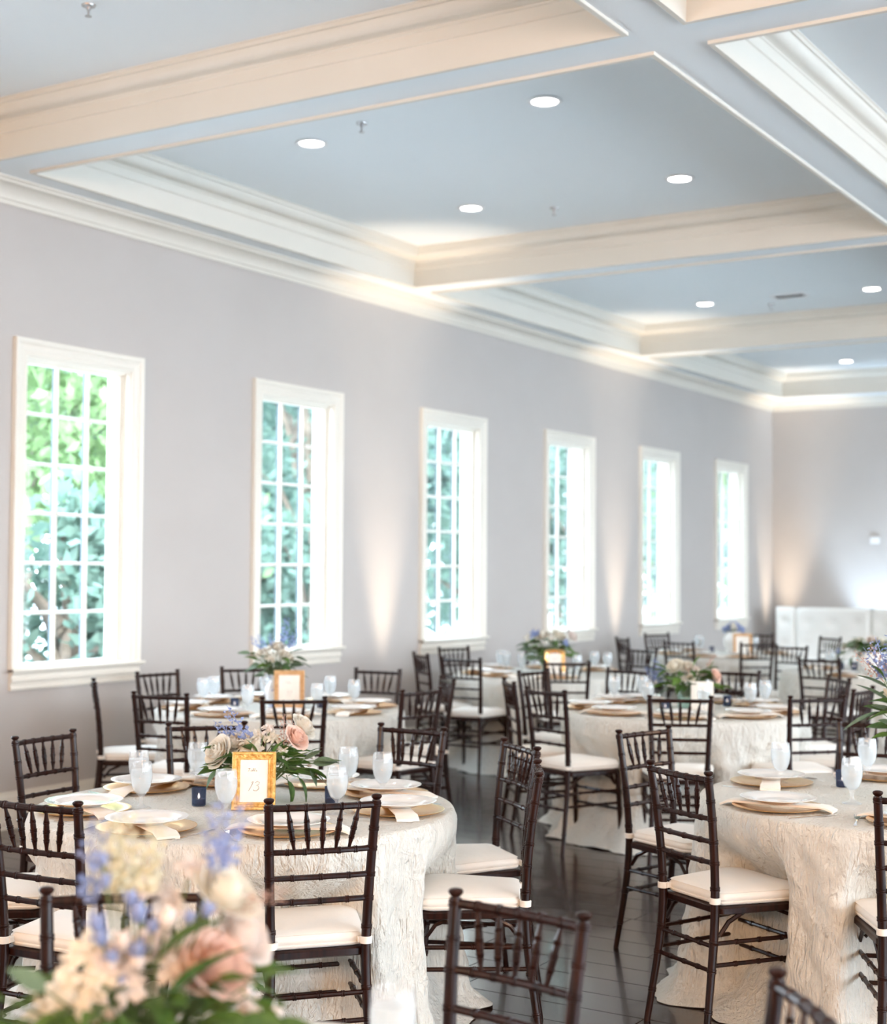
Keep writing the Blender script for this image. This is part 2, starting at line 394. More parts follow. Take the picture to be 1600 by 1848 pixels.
b.box(-.050, -.036, .026, OW - .026, HT - .026, HT - .012)
jamb_me = b.mesh('jamb', m_trim, False)
b = MB()
sillp = [(0, H0 - .018), (.045, H0 - .018), (.062, H0 - .014), (.066, H0 - .005), (.060, H0 + .004), (-.05, H0 + .008), (-.05, H0 - .018)]
vs = []; n = len(sillp)
for y in (-.118, OW + .118): vs += [(x if x > 0 else x, y if x > .001 else min(max(y, .0), OW), z) for x, z in sillp]
b.add(vs, [(j, (j + 1) % n, n + (j + 1) % n, n + j) for j in range(n)] + [tuple(range(n))[::-1], tuple(range(n, 2 * n))])
sill_me = b.mesh('sill', m_trim)
b = MB(); ap = [(0, .838), (.020, .838), (.026, .846), (.026, .856), (.018, .864), (.022, .884), (.034, .893), (.036, .905), (.028, .915), (.030, .932), (.046, .944), (.048, H0 - .018), (0, H0 - .018)]
run_y(b, 0, -.100, OW + .100, ap, 1); apron_me = b.mesh('apron', m_trim)
b = MB()
b.box(-.092, -.050, .012, GY0, H0 + .008, HT - .012); b.box(-.092, -.050, GY1, OW - .012, H0 + .008, HT - .012)
b.box(-.092, -.050, GY0, GY1, H0 + .008, GZ0); b.box(-.092, -.050, GY0, GY1, GZ1, HT - .012); sash_me = b.mesh('sash', m_trim, False)
cw = (GY1 - GY0) / 3; rh = (GZ1 - GZ0) / 6
def muntin(l):
    b_ = MB(); v = [(-.050, -.005), (-.050, .005), (-.058, .0105), (-.074, .0105), (-.074, -.0105), (-.058, -.0105)]
    k = len(v); b_.add([(x, w, 0) for x, w in v] + [(x, w, l) for x, w in v], [(j, (j + 1) % k, k + (j + 1) % k, k + j) for j in range(k)])
    return b_.mesh('muntin', m_trim, False)
mv_me = muntin(GZ1 - GZ0); mh_me = muntin(GY1 - GY0)
m_bar = mat('muntin_shade', (.02, .05, .07), .5)  # shade on the muntins' outer side put into a dark colour
shade_strip_me = MB().box(-.100, -.080, -.0085, .0085, 0, GZ1 - GZ0).mesh('muntin_shade_strip', m_bar, False)  # added dark strip standing for the muntin's shaded outer side
pane_me = MB().box(-.079, -.075, .0, cw - .02, 0, rh - .02).mesh('pane', m_pane, False)
for i, y in enumerate(wins):
    if y < Y0 + .3: continue
    w = bpy.data.objects.new('window_%d' % (i + 1), casing_me); COL.objects.link(w); w.location = (0, y + .108, 0); w['kind'] = 'structure'
    put('jamb', jamb_me, w); put('sill', sill_me, w); put('apron', apron_me, w); put('sash', sash_me, w)
    if i >= 4:
        for k in (1, 2): put('muntin', mv_me, w, (0, GY0 + k * cw, GZ0)); put('muntin_shade_strip', shade_strip_me, w, (0, GY0 + k * cw, GZ0))
        for k in range(1, 6): put('muntin', mh_me, w, (0, GY0, GZ0 + k * rh), (-PI / 2, 0, 0))
        for a in range(3):
            for c in range(6): put('pane', pane_me, w, (0, GY0 + a * cw + .01, GZ0 + c * rh + .01))
# plainer windows of the right wall, out of view
for i, (y0_, y1_, z0_, z1_) in enumerate(rw):
    b = MB()
    for (a0, a1, c0, c1) in ((y0_, y0_ + .05, z0_, z1_), (y1_ - .05, y1_, z0_, z1_), (y0_ + .05, y1_ - .05, z0_, z0_ + .05), (y0_ + .05, y1_ - .05, z1_ - .05, z1_), ((y0_ + y1_) / 2 - .02, (y0_ + y1_) / 2 + .02, z0_ + .05, z1_ - .05)):
        b.box(XR + .04, XR + .1, a0, a1, c0, c1)
    put('window_%d' % (i + 12), b.mesh('frame', m_trim, False), kind='structure')

# ------------------------------------------------------------------ outside
put('bounce_ground', MB().box(-60, -.3, -40, 90, -.6, -.5).mesh('bounce_ground', m_bounce, False), kind='structure')  # outdoor ground, kept pale to bounce daylight onto the ceiling
put('bounce_ground.001', MB().box(XR + .3, 60, -40, 90, -.6, -.5).mesh('bounce_ground', m_bounce, False), kind='structure')
def tree(x, y, h, rad, n, m_, label, seed, lean=0, big=1.):
    r = np.random.default_rng(seed)
    t = thing('tree', label, 'tree', (x, y, -.5), 0, 'trees beyond the windows')
    b_ = MB(); b_.sweep([(0, 0, 0), (.05, .02, h * .35), (lean * .4, .1, h * .65), (lean, 0, h * .9)], [.13, .10, .07, .03], 7)
    tips = []
    for k in range(9):
        a = r.uniform(0, 2 * PI); z = h * r.uniform(.25, .8); q = rad * r.uniform(.6, .95)
        tip = (q * math.cos(a), q * math.sin(a), z + .25 * rad); tips.append(tip)
        b_.sweep([(lean * z / h * .9, 0, z * .8), (tip[0] * .5, tip[1] * .5, z), tip], [.05, .03, .012], 5)
    put('trunk', b_.mesh('trunk', m_bark), t)
    cl = np.array(tips + [(rad * r.uniform(-.8, .8), rad * r.uniform(-.8, .8), h * r.uniform(.15, 1.0)) for _ in range(16)])
    c = cl[r.integers(0, len(cl), n)] + r.normal(0, rad * .19, (n, 3))
    d1 = r.normal(0, 1, (n, 3)); d1 /= np.linalg.norm(d1, axis=1)[:, None]
    d2 = np.cross(d1, r.normal(0, 1, (n, 3))); d2 /= np.linalg.norm(d2, axis=1)[:, None]
    s_ = r.uniform(.055, .11, n)[:, None] * big
    V = np.stack([c - d1 * s_, c + d2 * s_ * .5, c + d1 * s_, c - d2 * s_ * .5], 1).reshape(-1, 3)
    me = bpy.data.meshes.new('foliage'); me.from_pydata(V.tolist(), [], np.arange(4 * n).reshape(-1, 4).tolist()); me.materials.append(m_)
    put('foliage', me, t, kind='stuff')
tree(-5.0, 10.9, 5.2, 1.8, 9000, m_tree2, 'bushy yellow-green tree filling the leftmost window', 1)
tree(-2.0, 8.7, 2.6, .9, 4000, m_tree, 'low leafy shrub tree at the foot of the leftmost window', 2)
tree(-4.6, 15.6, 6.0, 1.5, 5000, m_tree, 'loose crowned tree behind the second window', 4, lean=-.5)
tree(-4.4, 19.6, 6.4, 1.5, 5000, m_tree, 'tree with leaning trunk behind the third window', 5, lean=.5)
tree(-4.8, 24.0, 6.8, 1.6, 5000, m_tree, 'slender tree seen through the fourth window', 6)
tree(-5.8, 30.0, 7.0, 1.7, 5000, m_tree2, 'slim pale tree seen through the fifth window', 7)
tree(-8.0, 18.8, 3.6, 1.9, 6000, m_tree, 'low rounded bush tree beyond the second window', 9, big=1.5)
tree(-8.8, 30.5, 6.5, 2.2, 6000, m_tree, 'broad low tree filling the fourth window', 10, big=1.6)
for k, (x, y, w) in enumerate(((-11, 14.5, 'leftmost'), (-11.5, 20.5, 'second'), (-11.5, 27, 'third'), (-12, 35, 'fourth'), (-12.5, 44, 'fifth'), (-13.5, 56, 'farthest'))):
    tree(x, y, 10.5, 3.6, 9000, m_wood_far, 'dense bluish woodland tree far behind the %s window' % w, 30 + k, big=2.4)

# ------------------------------------------------------------------ ceiling fittings
b = MB(); b.lathe([(.072, 0), (.098, -.002), (.100, -.006), (.096, -.010), (.078, -.012), (.073, -.006), (.072, 0)], 32, cap=False); rim_me = b.mesh('trim_ring', m_plastic)
lens_me = MB().lathe([(.073, -.001), (.073, -.005), (.060, -.007)], 32).mesh('lens', m_emit)
def downlight(x, y, where, power=16):
    t = thing('downlight', 'round recessed ceiling light, ' + where, 'ceiling light', (x, y, ZC), 0, 'recessed ceiling lights')
    put('trim_ring', rim_me, t); put('lens', lens_me, t)
    lamp('SPOT', 'downlight_beam', (x, y, ZC - .03), power, (1.0, .86, .70), (x, y, 0), spot_size=R(110), spot_blend=.9, shadow_soft_size=.07)
dl = {(1.50, 7.36): 'front left of the four in the nearest whole bay', (3.14, 7.36): 'front right of the four in the nearest whole bay',
      (1.50, 9.30): 'rear left of the four in the nearest whole bay', (3.14, 9.30): 'rear right of the four in the nearest whole bay',
      (1.49, 13.87): 'left one of the middle bay', (3.14, 13.89): 'right one of the middle bay beside the air vent', (1.49, 18.58): 'the one above the far end of the room'}
for (x, y), w in dl.items(): downlight(x, y, w)
for x in (5.8, 7.5, 10.1, 11.8):
    for y in (-.8, 2.8, 4.8, 7.36, 9.3, 11.9, 13.9, 16.6, 18.58):
        if y < 6 or x < 9: lamp('SPOT', 'downlight_beam', (x, y, ZC - .03), 14, (1.0, .86, .70), (x, y, 0), spot_size=R(110), spot_blend=.9, shadow_soft_size=.07)
sp_b = MB(); sp_b.lathe([(.034, 0), (.032, -.006), (.012, -.008), (.010, -.022), (.006, -.024), (.005, -.050), (.016, -.052), (.016, -.055)], 14); sp_me = sp_b.mesh('sprinkler', m_gray)
for (x, y), w in {(2.0, 7.19): 'small metal sprinkler head between the front lights of the nearest whole bay', (2.02, 9.62): 'small metal sprinkler head between the rear lights of the nearest whole bay',
                  (2.04, 14.24): 'small sprinkler head just in front of the ceiling vent', (1.96, 5.0): 'small sprinkler head at the top edge of the near ceiling bay'}.items():
    thing('sprinkler', w, 'sprinkler', (x, y, ZC), 0, 'fire sprinklers', sp_me)
vt = thing('air_vent', 'white slatted air vent in the middle ceiling bay', 'vent', (2.36, 13.86, ZC))
b = MB(); b.box(-.17, .17, -.10, -.075, -.012, 0); b.box(-.17, .17, .075, .10, -.012, 0); b.box(-.17, -.145, -.075, .075, -.012, 0); b.box(.145, .17, -.075, .075, -.012, 0); put('vent_frame', b.mesh('vent_frame', m_plastic, False), vt)
sl = MB().add([(-.145, -.008, -.010), (.145, -.008, -.010), (.145, .008, -.001), (-.145, .008, -.001)], [(0, 1, 2, 3)]).mesh('slat', m_gray, False)
for k in range(7): put('slat', sl, vt, (0, -.063 + k * .021, 0))
b = MB(); b.cbox(-.06, .06, 0, .022, -.045, .045, .004); b.cbox(-.028, .028, -.004, 0, -.008, .022, .002)
th = thing('thermostat', 'small white thermostat on the far wall', 'thermostat', (1.43, Y1, 2.01), PI, me=b.mesh('thermostat', m_plastic))
for y, w in ((10.40, 'between the second and third windows'), (14.97, 'between the fourth and fifth windows'), (19.80, 'in the far corner')):
    t = thing('uplight', 'black floor uplight washing the left wall ' + w, 'floor light', (.22, y, 0), 0, 'floor uplights along the window wall')
    b = MB(); b.lathe([(.06, 0), (.065, .02), (.065, .13), (.055, .14), (.055, .125), (0.001, .125)], 20); put('housing', b.mesh('housing', m_black), t)
    lamp('SPOT', 'uplight_beam', (.22, y, .16), 270, (1.0, .82, .62), (.30, y, 4), spot_size=R(36), spot_blend=1., shadow_soft_size=.05)

t = thing('uplight', 'added floor uplight behind the banquette for a cool glow on the far wall', 'floor light', (1.80, 19.5, 0), 0)  # unseen cool lamp added to brighten the far wall
b = MB(); b.lathe([(.06, 0), (.065, .02), (.065, .13), (.055, .14), (.055, .125), (0.001, .125)], 20); put('housing', b.mesh('housing', m_black), t)
lamp('SPOT', 'uplight_beam', (1.80, 19.5, .16), 150, (.60, .80, 1.0), (1.80, 20.07, 1.6), spot_size=R(76), spot_blend=.6, shadow_soft_size=.05)

# ------------------------------------------------------------------ chiavari chair
PZ = [0, .10, .22, .335, .45, .60, .758, .905]
PX = [.166, .160, .152, .148, .146, .151, .158, .165]
PY = [-.238, -.222, -.203, -.188, -.180, -.186, -.202, -.224]
def post_at(z): return float(np.interp(z, PZ, PX)), float(np.interp(z, PZ, PY))
def smooth_at(z):
    a = post_at(z); b_ = post_at(min(z + .05, .905)); c = post_at(max(z - .05, 0))
    return ((a[0] * 2 + b_[0] + c[0]) / 4 if .05 < z < .85 else a[0], (a[1] * 2 + b_[1] + c[1]) / 4 if .05 < z < .85 else a[1])
def ringed(ts, L, r0, rings, w=.006, h=.0024):
    """sample positions along a length with small double bands"""
    out = [(t, r0(t)) for t in ts]
    for g in rings:
        for d, e in ((-w, 0), (-w * .85, h), (-w * .25, h), (0, h * .2), (w * .25, h), (w * .85, h), (w, 0)): out.append((g + d / L, r0(g) + e))
    out = sorted((t, r) for t, r in out if 0 <= t <= 1)
    return out
def rod(b_, A, B, r0, rings, seg=8, w=.006, h=.0024, bow=0., ts=(0, .25, .5, .75, 1)):
    A = Vector(A); B = Vector(B); L = (B - A).length
    sm = ringed(ts, L, r0 if callable(r0) else (lambda t: r0), rings, w, h)
    b_.sweep([A.lerp(B, t) + Vector((0, -bow * 4 * t * (1 - t), 0)) for t, _ in sm], [r for _, r in sm], seg)
def chair_meshes():
    d = {}
    for s_, nm in ((-1, 'L'), (1, 'R')):
        b_ = MB()
        zs = sorted(set([0, .04, .1, .16, .22, .28, .335, .39, .45, .52, .6, .68, .75, .83, .905]))
        r0 = lambda t: float(np.interp(t * .905, [0, .3, .45, .905], [.0115, .0150, .0155, .0138]))
        sm = ringed([z / .905 for z in zs], .905, r0, [g / .905 for g in (.112, .245, .338, .520, .607, .680, .759, .820, .893)], .0075, .0022)
        b_.sweep([(s_ * smooth_at(t * .905)[0], smooth_at(t * .905)[1], t * .905) for t, _ in sm], [r for _, r in sm], 12)
        x, y = post_at(.905)
        b_.lathe([(.0125, -.004), (.0095, .002), (.0090, .005), (.0130, .009), (.0162, .0135), (.0165, .017), (.0140, .0205), (.0085, .0225), (.001, .0228)], 12, (s_ * x, y, .902))
        d['post' + nm] = b_.mesh('back_post', m_wood)
        b_ = MB()
        r1 = lambda t: float(np.interp(t, [0, .5, 1], [.0105, .0135, .0150]))
        rod(b_, (s_ * .192, .192, 0), (s_ * .183, .168, .445), r1, [.25, .51, .74], 12, .0075, .0022)
        d['leg' + nm] = b_.mesh('leg', m_wood)
    sp5 = [.17, .335, .5, .665, .83]
    for i, z in enumerate((.893, .759, .680, .607)):
        b_ = MB(); x, y = post_at(z)
        rod(b_, (-x, y, z), (x, y, z), .0105 if i == 0 else .0088, sp5 if i < 2 else [.22, .5, .78], 9, .006, .0022, .012 if i < 2 else .006, [k / 12 for k in range(13)])
        d['rail%d' % i] = b_.mesh('rail', m_wood)
    for k, t in enumerate(sp5):
        b_ = MB(); xt, yt = post_at(.89); xb, yb = post_at(.762); bt = -.012 * 4 * t * (1 - t)
        fr = lambda t_: float(np.interp(t_, [0, .12, .35, .65, .88, 1], [.0048, .0055, .0088, .0088, .0055, .0048]))
        rod(b_, ((2 * t - 1) * xb * .80, yb + bt, .762), ((2 * t - 1) * xt * 1.0, yt + bt, .888), fr, [.28, .5, .72], 8, .005, .0018, 0, [k_ / 8 for k_ in range(9)])
        d['sp%d' % k] = b_.mesh('spindle', m_wood)
    b_ = MB()
    # seat frame: rounded trapezoid board with small curved knees
    def trap(wf, wb, yf, yb, rc, n=5):
        pts = []
        for (cx_, cy_, a0) in ((wf - rc, yf - rc, 0), (-wf + rc, yf - rc, 90), (-wb + rc * .5, yb + rc * .5, 180), (wb - rc * .5, yb + rc * .5, 270)):
            q = rc if cy_ > 0 else rc * .5
            for k in range(n + 1):
                a = R(a0 + 90 * k / n); pts.append((cx_ + q * math.cos(a), cy_ + q * math.sin(a)))
        return pts
    def slab(b__, levels):
        n = None
        vs = []; fs = []
        for (pts, z) in levels:
            n = len(pts); vs += [(x, y, z) for x, y in pts]
        for j in range(len(levels) - 1):
            for i in range(n): k = (i + 1) % n; fs.append((j * n + i, j * n + k, (j + 1) * n + k, (j + 1) * n + i))
        fs.append(tuple(range(n))[::-1]); fs.append(tuple(range((len(levels) - 1) * n, len(levels) * n)))
        b__.add(vs, fs)
    T = lambda e: trap(.205 + e, .165 + e, .195 + e, -.172 - e, .055)
    slab(b_, [(T(-.006), .430), (T(0), .434), (T(0), .452), (T(-.006), .457)])
    for s_ in (-1, 1):
        b_.sweep([(s_ * .182, .15, .37), (s_ * .178, .12, .41), (s_ * .172, .06, .434)], .007, 6)
        b_.sweep([(s_ * .150, -.165, .36), (s_ * .155, -.13, .405), (s_ * .16, -.07, .434)], .008, 6)
        b_.sweep([(s_ * .165, .165, .38), (s_ * .13, .17, .415), (s_ * .07, .175, .434)], .006, 6)
    d['seat'] = b_.mesh('seat', m_wood)
    b_ = MB(); C = lambda e: trap(.198 + e, .150 + e, .190 + e, -.160 - e, .055)
    lv = [(C(-.012), .457), (C(-.001), .461), (C(.003), .467), (C(.003), .470), (C(-.001), .472), (C(.004), .480), (C(.003), .490), (C(-.004), .499), (C(.001), .501), (C(-.008), .506), (C(-.03), .511), (C(-.07), .515), (C(-.11), .517)]
    slab(b_, lv); d['cush'] = b_.mesh('cushion', m_cush); 
    for s_, nm in ((-1, 'L'), (1, 'R')):
        b_ = MB(); x, y = post_at(.478)
        a = []; n = 12
        b_.lathe([(.0160, -.011), (.0195, -.010), (.0200, .009), (.0160, .011)], n, (s_ * x, y, .480), cap=False)
        b_.box(s_ * (x - .016) - .008, s_ * (x - .016) + .008, y, y + .045, .472, .489)
        d['tie' + nm] = b_.mesh('cushion_tie', m_cush)
    str_ = []
    for z in (.335, .262):
        x, y = post_at(z)
        str_ += [((-x, y, z), (-.186, .176, z)), ((x, y, z), (.186, .176, z))]
    for z in (.325, .245): x, y = post_at(z); str_.append(((-x, y, z), (x, y, z)))
    for z in (.315, .225): str_.append(((-.186, .178, z), (.186, .178, z)))
    for i, (A, B) in enumerate(str_):
        b_ = MB(); rod(b_, A, B, .0078, [.25, .5, .75], 8, .006, .0022); d['st%d' % i] = b_.mesh('stretcher', m_wood)
    return d
CM = chair_meshes()
def build_chair():
    t = bpy.data.objects.new('chiavari_chair', None); COL.objects.link(t)
    for nm in 'LR': put('back_post', CM['post' + nm], t); put('leg', CM['leg' + nm], t)
    for i in range(4): put('rail', CM['rail%d' % i], t)
    for i in range(5): put('spindle', CM['sp%d' % i], t)
    for i in range(8): put('stretcher', CM['st%d' % i], t)
    put('seat', CM['seat'], t); put('cushion', CM['cush'], t)
    for nm in 'LR': put('cushion_tie', CM['tie' + nm], t)
    return t
chair0 = build_chair(); chair_used = [False]

# tables: centre, name used in labels
TB = dict(T0=((5.55, 1.60), 'nearest table'), T1=((3.60, 4.22), 'gilt-frame table'), T2=((1.41, 7.22), 'blue-vase table'),
          T3=((5.55, 5.72), 'right front table'), T4=((3.46, 8.60), 'glass-vase table'), T5=((1.30, 10.88), 'arched-frame table'),
          T6=((1.50, 14.42), 'far hydrangea table'), T8=((3.50, 12.60), 'far right table'))
# chairs: table, middle of the two finials, line angle of the back (deg)
CH = [('T1', 4.39, 3.62, 50), ('T1', 3.695, 3.13, 5), ('T1', 2.87, 3.41, 138), ('T1', 2.44, 4.35, 93), ('T1', 2.70, 5.05, 45), ('T1', 3.51, 5.46, 179), ('T1', 4.20, 5.18, 142), ('T1', 4.59, 4.60, 119),
      ('T2', .58, 6.49, 136), ('T2', .32, 7.32, 81), ('T2', 1.48, 6.08, 11), ('T2', 2.22, 6.30, 40), ('T2', 1.35, 8.36, 8), ('T2', 2.16, 7.94, 135), ('T2', 2.47, 7.16, 82), ('T2', .52, 7.98, 45),
      ('T5', .58, 10.10, 142), ('T5', .28, 11.10, 72), ('T5', 1.14, 9.80, 3), ('T5', 1.97, 9.95, 32), ('T5', .78, 11.84, 30), ('T5', 1.70, 11.90, 162),
      ('T4', 2.24, 8.93, 82), ('T4', 2.56, 8.02, 130), ('T4', 3.05, 7.57, 159), ('T4', 2.70, 9.44, 171), ('T4', 3.37, 9.74, 2), ('T4', 3.87, 7.58, 25), ('T4', 4.48, 8.04, 48), ('T4', 4.53, 8.74, 87), ('T4', 4.14, 9.54, 130),
      ('T3', 4.38, 5.97, 74), ('T3', 5.00, 4.88, 150), ('T3', 5.12, 6.90, 10), ('T3', 5.90, 4.74, 22),
      ('T6', .69, 13.67, 136), ('T6', .55, 14.84, 65), ('T6', 1.43, 13.35, 170), ('T6', 2.13, 13.58, 45), ('T6', 1.44, 15.50, 1), ('T6', 2.32, 15.23, 145),
      ('T8', 2.58, 13.24, 163), ('T8', 3.39, 11.50, 177),
      ('T0', 5.55, 2.72, 172), ('T0', 4.78, 2.38, 40), ('T0', 6.28, 2.376, -52)]
def bearing(tc_, x, y):
    """0 = towards the camera, 90 = to the viewer's right"""
    v = Vector((x - tc_[0], y - tc_[1])); cdir = Vector((CAM.x - tc_[0], CAM.y - tc_[1])).normalized(); rdir = Vector((-cdir.y, cdir.x))
    return math.degrees(math.atan2(v.dot(rdir), v.dot(cdir))) % 360
NAMES = {3: ['front', 'rear', 'left'], 8: ['front', 'front right', 'right', 'rear right', 'rear', 'rear left', 'left', 'front left'],
         9: ['front', 'front right', 'right', 'rear right', 'rear centre right', 'rear centre left', 'rear left', 'left', 'front left']}
PLACES = {}
from collections import defaultdict
bytab = defaultdict(list)
for i, c in enumerate(CH): bytab[c[0]].append(i)
CIRC = [(0, 'front'), (45, 'front right'), (90, 'right'), (135, 'rear right'), (180, 'rear'), (225, 'rear left'), (270, 'left'), (315, 'front left')]
place_of = {}
for tname, idx in bytab.items():
    tc_ = TB[tname][0]
    bs = sorted((bearing(tc_, CH[i][1], CH[i][2]), i) for i in idx)
    if len(idx) >= 8:
        nm = NAMES[len(idx)]; 
        k0 = min(range(len(bs)), key=lambda k: min(bs[k][0], 360 - bs[k][0]))
        for j in range(len(bs)): place_of[bs[(k0 + j) % len(bs)][1]] = nm[j]
    else:
        pairs = sorted((min(abs(b_ - a), 360 - abs(b_ - a)), n_, i) for b_, i in bs for a, n_ in CIRC); un = set(); dn = set()
        for d, n_, i in pairs:
            if n_ in un or i in dn: continue
            place_of[i] = n_; un.add(n_); dn.add(i)
CPOS = []
for i, (tn, x, y, ln) in enumerate(CH):
    tc_ = TB[tn][0]; a = R(ln + 90); f = Vector((math.cos(a), math.sin(a)))
    if f.dot(Vector((tc_[0] - x, tc_[1] - y))) < 0: f = -f
    t = copy_tree(chair0) if i else chair0
    fx = Vector((x, y)) + f * .222
    t.location = (fx.x, fx.y, 0); t.rotation_euler = (0, 0, math.atan2(f.y, f.x) - PI / 2)
    t['category'] = 'chair'; t['group'] = 'chiavari chairs around the ' + TB[tn][1]
    b_ = bearing(tc_, x, y)
    turn = 'its back to the camera' if b_ < 40 or b_ > 320 else ('facing the camera' if 140 < b_ < 220 else 'seen from the side')
    t['label'] = 'mahogany chiavari chair, %s of the %s, %s' % (place_of[i], TB[tn][1], turn)
    CPOS.append((fx.x, fx.y, f, tn))

# ------------------------------------------------------------------ tables and cloths
TR = .755
def tablecloth(tn, seed):
    (cx_, cy_), nm = TB[tn]
    r = np.random.default_rng(seed); NA = 288
    th_ = np.linspace(0, 2 * PI, NA, endpoint=False)
    ph = r.uniform(0, 2 * PI, 8); 
    lobes = np.cos(11 * th_ + ph[0]) * .5 + np.cos(7 * th_ + ph[1]) * .35 + np.cos(17 * th_ + ph[2]) * .25 + np.cos(23 * th_ + ph[3]) * .12
    prof = [(.0, .745)] + [(TR * k / 9, .745) for k in range(1, 9)] + [(TR - .012, .745), (TR - .004, .7425), (TR, .737)]
    nz = 34; zs = [.737 - .735 * ((k / nz) ** .9) for k in range(1, nz + 1)]
    ind = np.zeros(NA)   # where chair seats press the cloth back
    for (x, y, f, t_) in CPOS:
        if t_ != tn: continue
        a = math.atan2(y - cy_, x - cx_); d = np.abs((th_ - a + PI) % (2 * PI) - PI)
        front = math.hypot(x - cx_, y - cy_) - .215
        need = max(TR - front + .02, 0)
        w = 1 / (1 + np.exp((d - .275) / .018))
        ind = np.maximum(ind, need * w)
    V = []; wob = r.uniform(0, 2 * PI, 6)
    for q, z in prof:
        for a in th_: V.append((q * math.cos(a), q * math.sin(a), z + (.0015 * math.sin(9 * q * math.cos(a) * 3 + 1) if 0 < q < TR - .02 else 0)))
    for z in zs:
        t = (.737 - z) / .737
        amp = .030 * min(t * 2.5, 1) + .012 * t
        flare = .012 + .085 * t ** 2 + (.07 * max(0, (t - .90) / .10) ** 1.3)
        press = 1 / (1 + math.exp((z - .57) / .035)); press *= 1 - .5 * min(max((t - .6) / .35, 0), 1) ** 1.5
        cr = .0035 * np.sin(41 * th_ + 26 * z + wob[0]) + .003 * np.sin(67 * th_ - 38 * z + wob[1]) + .0025 * np.sin(23 * th_ + 60 * z + wob[2])
        rr = TR + flare + amp * lobes * (1 - .8 * np.clip(ind / .05, 0, 1) * press) + cr * min(t * 6, 1) - (ind + .045 * np.clip(ind / .05, 0, 1) * t) * press
        th2 = th_ + .02 * t * np.sin(5 * th_ + wob[3] + 3 * z)
        zz = z + (.010 * np.sin(13 * th_ + wob[4]) if t > .93 else 0 * th_)
        zz = np.maximum(zz, .004)
        for k in range(NA): V.append((rr[k] * math.cos(th2[k]), rr[k] * math.sin(th2[k]), float(zz[k])))
    NR = len(prof) + len(zs); fs = []
    for j in range(NR - 1):
        o0 = j * NA; o1 = o0 + NA
        fs += [(o0 + k, o1 + k, o1 + (k + 1) % NA, o0 + (k + 1) % NA) for k in range(NA)]
    me = bpy.data.meshes.new('tablecloth'); me.from_pydata(V, [], fs); me.materials.append(m_cloth)
    me.polygons.foreach_set('use_smooth', [True] * len(me.polygons)); me.update()
    return me
top_me = MB().lathe([(.001, .712), (TR - .03, .712), (TR - .02, .716), (TR - .02, .734), (TR - .03, .738), (.001, .738)], 48).mesh('tabletop', m_oak)
tl_me = MB().sweep([(0, 0, 0), (0, 0, .36), (0, 0, .712)], [.016, .016, .016], 8).mesh('leg', m_gray)
for k, (tn, ((cx_, cy_), nm)) in enumerate(TB.items()):
    ob = thing('tablecloth', 'ivory crinkled floor-length cloth over the ' + nm, 'tablecloth', (cx_, cy_, 0), 0, 'ivory cloths on the round tables', tablecloth(tn, 20 + k))
    t = thing('round_table', 'round banquet table hidden under its cloth, the ' + nm, 'table', (cx_, cy_, 0), 0, 'round banquet tables')
    put('tabletop', top_me, t)
    for a in (45, 135, 225, 315): put('leg', tl_me, t, (.38 * math.cos(R(a)), .38 * math.sin(R(a)), 0))
ZT = .7455

# ------------------------------------------------------------------ place settings
charger_me = MB().lathe([(.001, .001), (.105, .001), (.112, .003), (.158, .010), (.1635, .013), (.1640, .0145), (.158, .0150), (.112, .0070), (.104, .0055), (.001, .0055)], 48).mesh('charger_plate', m_gold)
plate_me = MB().lathe([(.001, .0), (.070, .0), (.078, .003), (.092, .010), (.130, .0165), (.1345, .0185), (.1350, .0200), (.131, .0205), (.092, .0135), (.080, .0075), (.074, .0055), (.001, .0055)], 48).mesh('dinner_plate', m_porc)
def napkin_mesh():
    b_ = MB(); us = np.linspace(-.205, .205, 25); vs = []; w = .036; fs = []
    def zc(u):
        a = abs(u)
        return .0162 if a < .15 else float(np.interp(a, [.15, .163, .18, .205], [.0162, .0175, .0135, .003]))
    rows = [(-w, 0), (-w, .006), (-w * .9, .0078), (w * .9, .0078), (w, .006), (w, 0)]
    for u in us:
        z = zc(u)
        for v, h in rows: vs.append((u, v * (1 + .08 * (abs(u) > .17)), z + h))
    n = len(rows)
    for i in range(len(us) - 1):
        for j in range(n): k = (j + 1) % n; fs.append((i * n + j, i * n + k, (i + 1) * n + k, (i + 1) * n + j))
    fs.append(tuple(range(n))); fs.append(tuple(range((len(us) - 1) * n, len(us) * n))[::-1])
    b_.add(vs, fs); return b_.mesh('napkin', m_napkin)
napkin_me = napkin_mesh()
def flat(outline, z0, z1, zf=None):
    n = len(outline); zf = zf or (lambda x: 0)
    return [(x, y, z0 + zf(y)) for x, y in outline] + [(x, y, z1 + zf(y)) for x, y in outline], [tuple(range(n))[::-1], tuple(range(n, 2 * n))] + [(i, (i + 1) % n, n + (i + 1) % n, n + i) for i in range(n)]
kn = [(-.004, -.105), (.006, -.107), (.0085, -.09), (.0055, -.02), (.006, -.01), (.0095, 0), (.0105, .05), (.008, .09), (.001, .108), (-.003, .095), (-.004, .0), (-.003, -.02), (-.006, -.09)]
knife_me = MB().add(*flat(kn, .0005, .0038)).mesh('knife', m_silver)
b = MB(); curve = lambda y: .010 * max(0, (y - .02) / .08) * max(0, 1 - (y - .02) / .10) * 3 + .001
b.add(*flat([(-.0055, -.10), (.0055, -.10), (.0065, -.085), (.003, -.03), (.0028, .02), (-.0028, .02), (-.003, -.03), (-.0065, -.085)], .0005, .003))
b.add(*flat([(-.0028, .02), (.0028, .02), (.009, .035), (.0115, .05), (-.0115, .05), (-.009, .035)], .001, .003, curve))
for k in range(4):
    x = -.0098 + k * .0065; b.add(*flat([(x - .0012, .05), (x + .0012, .05), (x + .001, .09), (x - .001, .09)], .001, .003, curve))
